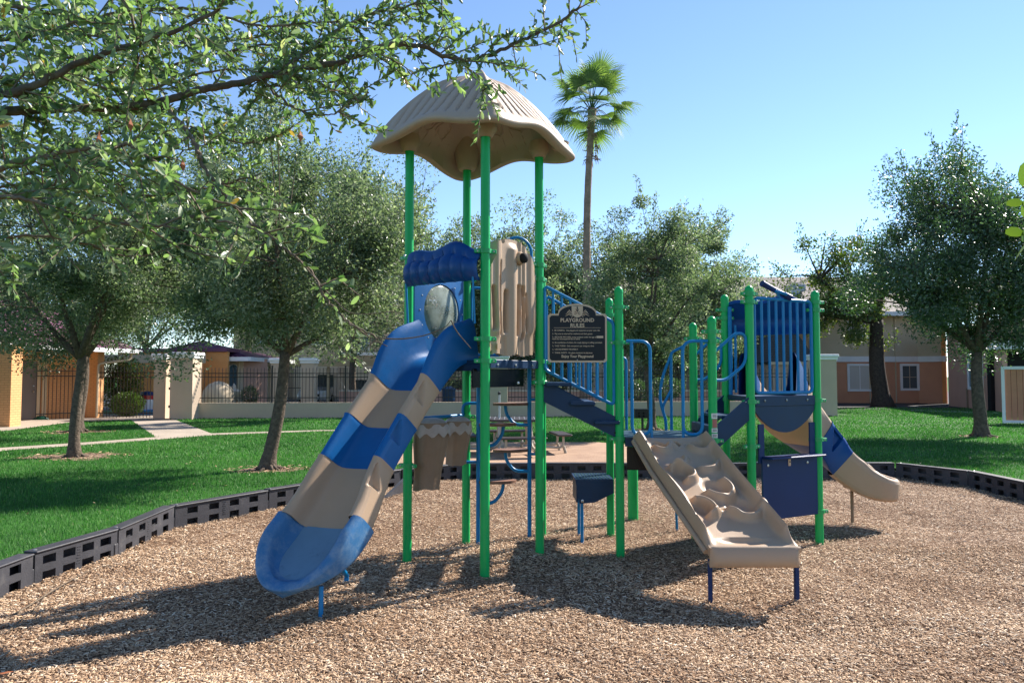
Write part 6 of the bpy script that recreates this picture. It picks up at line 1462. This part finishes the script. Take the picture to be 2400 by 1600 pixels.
for i in range(6): m.box((at(1863, 675, 46).x, 45.48, zr - .25 + i * .08), (.8, .03, .03))
m.build('louvre', M['bluewin'], ac)
# ---- pinkish brown wing at the far right
pw = thing('pinkish_wing', (26, 36, LZ), 'pinkish brown building wing behind the dark oak at the right', 'building')
q0, q1 = gl(2224, 951), gl(2352, 966); q2 = (q1[0] + 6, q1[1] + 1.5)
wallseg(pw, q0, q1, .1, 4.2, 'pinkbrown'); wallseg(pw, (q1[0] + .01, q1[1] + .8), q2, .1, 3.1, 'inner', name='alcove_wall'); wbox(q1[0] - .1, q1[0] + 6, q1[1] - .3, q1[1] + 1, 2.85, 3.2, 'white', pw, 'header_beam'); wallseg(pw, (q1[0], q1[1] - .1), (q1[0] + 6, q1[1] - .1), 3.2, 5.4, 'pinkbrown', name='upper_wall')  # alcove wall is near-black: the patio's shade is painted into its colour
qa, qb = V(*q0, 0), V(*q1, 0); uq = (qb - qa).normalized(); window(pw, qa + uq * ((qb - qa).length * .42) + Z0 * 1.05 + V(uq.y, -uq.x, 0) * .002, uq, 1.9, 1.75, 'bluewin', 'white', .14, (.5,))
m = MB(); m.box(qa + uq * (qb - qa).length * .40 + Z0 * .6 + V(uq.y, -uq.x, 0) * .03, (.12, .05, 1.0), math.atan2(uq.y, uq.x)); m.build('meter_pipe', M['stump'], pw, smooth=False)
wallseg(pw, (X2 + .9, Yb - .6), q0, .1, 4.2, 'pinkbrown')
m = MB(); m.add([(q0[0] - 1, q0[1] - .8, 4.2), (q1[0] + .3, q1[1] - .8, 5.4), (q1[0] + 8, q1[1] + 8, 7.6), (q0[0] + 4, q0[1] + 8, 7.4)], [(0, 1, 2, 3)]); m.build('roof', M['shingle'], pw, smooth=False)
# ---- salmon board patio screen
ps = thing('patio_screen', gl(2360, 994) + (LZ,), 'salmon board patio screen with white frame at the right edge', 'fence'); s0 = V(*gl(2350, 992), 0); s1 = s0 + V(3.0, -1.6, 0); su = (s1 - s0).normalized(); sn = V(su.y, -su.x, 0); sa = math.atan2(su.y, su.x)
nb = 20; zt_ = at(2352, 862, s0.y).z
for i in range(nb): c = s0 + su * (.10 + (3.2 / nb) * (i + .5)); m = MB(); m.box(c + Z0 * (zt_ + .25) / 2 + sn * (.004 * (i % 3)), (3.2 / nb - .012, .02, zt_ - .25), sa); m.build('board', M['cedar'], ps, smooth=False)
m = MB(); m.box(s0 + su * .04 + sn * .03 + Z0 * (zt_ + .2) / 2, (.09, .05, zt_ - .12), sa); m.box(s0 + su * 1.7 + sn * .03 + Z0 * zt_, (3.41, .06, .10), sa); m.box(s0 + su * 1.7 + sn * .03 + Z0 * .22, (3.40, .055, .09), sa); m.build('frame', M['white'], ps, smooth=False)
# ================================================================ SMALL THINGS
def shrub(name, c, rad, n, lsz, label, lm='shrubleaf', stems=True, seed=1, hollow=.7):
    rng = np.random.default_rng(seed); t = thing(name, (c[0], c[1], LZ), label, 'shrub'); v = unit(n, rng); r_ = rng.uniform(hollow, 1.02, n) + .05 * np.sin(v[:, 0] * 9) * np.sin(v[:, 2] * 8)
    pos = np.array(c) + v * r_[:, None] * np.array(rad); d = v + unit(n, rng) * .8; sz = lsz * rng.uniform(.7, 1.2, n); P, F = scatter(LEAF_T[0], LEAF_T[1], pos, d, rng.uniform(0, 6.28, n), sz, sz * .6)
    tag(np_mesh('foliage', P, F, M[lm], t, tint=np.repeat(np.clip(rng.normal(.5, .25, n), 0, 1), 4)), kind='stuff'); m = MB()
    for i in range(6): a = i * 1.05; m.tube([(c[0], c[1], LZ - .02), (c[0] + rad[0] * .4 * math.cos(a), c[1] + rad[1] * .4 * math.sin(a), c[2]), (c[0] + rad[0] * .75 * math.cos(a), c[1] + rad[1] * .7 * math.sin(a), c[2] + rad[2] * .5)], [.03, .02, .01], 5)
    m.build('stems', M['twig'], t); return t
p = at(299, 949, 28.4); shrub('clipped_bush', (p.x, 28.4, .62), (.62, .5, .46), 5000, .06, 'round clipped green bush behind the left iron gate', seed=2)
p = at(285, 870, 29.5); shrub('tall_shrub', (p.x, 29.4, 1.45), (.95, .5, 1.15), 8000, .08, 'tall airy shrub with bare lower stems behind the left iron gate', seed=3, lm='gumleaf', hollow=.3)
p = at(595, 915, 32); shrub('clipped_bush', (p.x, 31.5, .85), (.35, .3, .45), 1800, .06, 'small dark bush by the clubhouse, left of the gate', seed=4, lm='darkleaf')
p = at(1560, 890, 31); shrub('clipped_bush', (p.x, 31, 1.2), (.8, .5, .45), 3500, .07, 'flat dark bush beyond the fence, right of the middle tree', seed=5, lm='darkleaf')
p = at(1495, 905, 31); shrub('clipped_bush', (p.x, 31, 1.0), (.4, .4, .55), 2000, .07, 'narrow dark bush beyond the fence, left of the middle tree trunk', seed=6, lm='darkleaf')
bn = thing('plastic_bin', (at(328, 930, 29.8).x + .1, 30.2, LZ), 'white bin with red band and blue lid behind the clipped bush', 'bin'); bx_ = bn.location.x
m = MB(); m.lathe((bx_, 30.2, LZ), [(.20, 0), (.24, .65)], 20); m.build('body', M['white'], bn); m = MB(); m.lathe((bx_, 30.2, LZ + .60), [(.247, 0), (.252, .16)], 20); m.build('band', M['red'], bn); m = MB(); m.lathe((bx_, 30.2, LZ + .762), [(.27, 0), (.27, .05), (.2, .14), (0, .18)], 20); m.build('lid', M['navyboard'], bn)
pp_ = thing('paddling_pool', (at(343, 958, 29.4).x, 29.5, LZ), 'small blue plastic pool on the ground behind the iron gate', 'pool'); m = MB(); m.lathe((pp_.location.x, 29.5, LZ), [(.42, 0), (.48, .18), (.50, .2), (.46, .2), (.40, .04), (0, .03)], 28); m.build('basin', M['plasblue'], pp_)
ur = thing('garden_urn', (at(550, 920, 32).x, 31.9, LZ), 'pale stone urn below the arched windows', 'urn'); m = MB(); m.lathe((ur.location.x, 31.9, LZ), [(.16, 0), (.16, .3), (.08, .4), (.12, .5), (.30, .75), (.32, .9), (.14, .98), (.1, 1.1), (0, 1.25)], 18); m.build('bowl', M['stuccolight'], ur)
dm = thing('covered_smoker', (at(512, 912, 31).x, 31.0, LZ), 'cream rounded cover over garden equipment beyond the fence', 'cover'); m = MB(); m.lathe((dm.location.x, 31, LZ), [(.62, 0), (.66, .6), (.60, .95), (.4, 1.2), (.15, 1.32), (0, 1.34)], 20); m.build('cover', M['beam'], dm)
tr_ = thing('trash_can', (at(1052, 905, 31).x, 31, LZ), 'dark grey litter bin beyond the fence, right of the slide', 'bin'); m = MB(); m.lathe((tr_.location.x, 31, LZ), [(.25, 0), (.28, .95), (.30, .95), (.30, 1.02), (.1, 1.12), (0, 1.12)], 18); m.build('body', M['navy'], tr_)
m = MB(); m.lathe((tr_.location.x, 31, LZ + .45), [(.285, 0), (.288, .05)], 18); m.build('hoop', M['iron'], tr_)
# ---- picnic table
pt = thing('picnic_table', (.05, 15, LZ), 'dark topped picnic table with joined bench seats behind the brown steps', 'picnic table')
m = MB(); ol = [(-.62, -.45), (-.45, -.62), (.45, -.62), (.62, -.45), (.62, .45), (.45, .62), (-.45, .62), (-.62, .45)]; m.prism([(x * .9, y * .9) for x, y in ol], (.05, 15, .80), (1, 0, 0), (0, 1, 0), .045); top_ = m.build('table_top', M['mesh'], pt, ang=30)
m = MB()
for k in range(11): m.box((.05 - .5 + k * .1, 15, .849), (.012, 1.0, .004))
m.build('top_slots', M['galv'], top_)
for a in (0, 90, 180, 270):
    d = V(math.cos(R(a + 8)), math.sin(R(a + 8)), 0); s_ = V(-d.y, d.x, 0); c = V(.05, 15, 0) + d * .95
    m = MB(); m.box(c + Z0 * .52, (.30, .95, .04), R(a + 8), bev=.012); m.build('bench_seat', M['mesh'], pt, ang=30)
    for q in (-.3, .3):
        m = MB(); m.tube(fillet([V(.05, 15, .78) + d * .25 + s_ * q, V(.05, 15, .30) + d * .35 + s_ * q, c + s_ * q + Z0 * .26, c + s_ * q + Z0 * .50], .12), .026, 8); m.build('leg', M['frame'], pt)
        m = MB(); m.tube([c + s_ * q + Z0 * .30, c + s_ * q + d * .05 + Z0 * LZ], .03, 8); m.build('leg', M['frame'], pt)
up_ = thing('umbrella_pole', (-.26, 15, LZ), 'bare grey umbrella pole standing in the picnic table', 'pole'); m = MB(); m.tube([(-.26, 15, LZ), (-.26, 15, 1.33)], .026, 12); m.build('pole', M['galv'], up_); m = MB(); m.lathe((-.26, 15, 1.32), [(.03, 0), (.03, .05), (0, .07)], 12); m.build('collar', M['iron'], up_)
# ---- sticks and fallen leaves on the chips
sk = [([(0, 1465), (60, 1430), (140, 1380), (215, 1340), (280, 1325), (345, 1312)], .006, 'longest pale bent stick on the chips near the left border'), ([(625, 1510), (655, 1503), (690, 1492)], .007, 'short pale stick on the chips below the slide toe shadow'), ([(258, 1332), (300, 1330), (335, 1326)], .004, 'thin dark twig beside the longest pale stick'),
      ([(15, 1490), (60, 1450), (95, 1420), (110, 1385)], .005, 'grey twig in the shade at the bottom left')]
for L, r_, lb in sk:
    P = [gnd(x, y) + Z0 * .022 for x, y in L]; t = thing('stick', P[0], lb, 'stick', 'sticks lying on the chips'); m = MB(); P = catmull(P, 5); m.tube(P, [r_ * (1 - .5 * i / len(P)) for i in range(len(P))], 6); m.build('wood', M['twig'], t)
for (x, y, s_, lb) in ((12, 1594, .05, 'orange dead leaf at the bottom left corner'), (330, 1512, .035, 'orange dead leaf at the lower edge of the left shadow'), (1130, 1300, .03, 'dry leaf near the foot of the tallest front post')):
    p = gnd(x, min(y, 1590)) + Z0 * .03; t = thing('fallen_leaf', p, lb, 'leaf', 'dead leaves on the chips'); m = MB(); m.add([p + V(-s_, 0, 0), p + V(0, -s_ * .5, .006), p + V(s_, 0, .012), p + V(0, s_ * .5, .004)], [(0, 1, 2, 3)]); m.build('blade', M['dryleaf'], t, smooth=False)
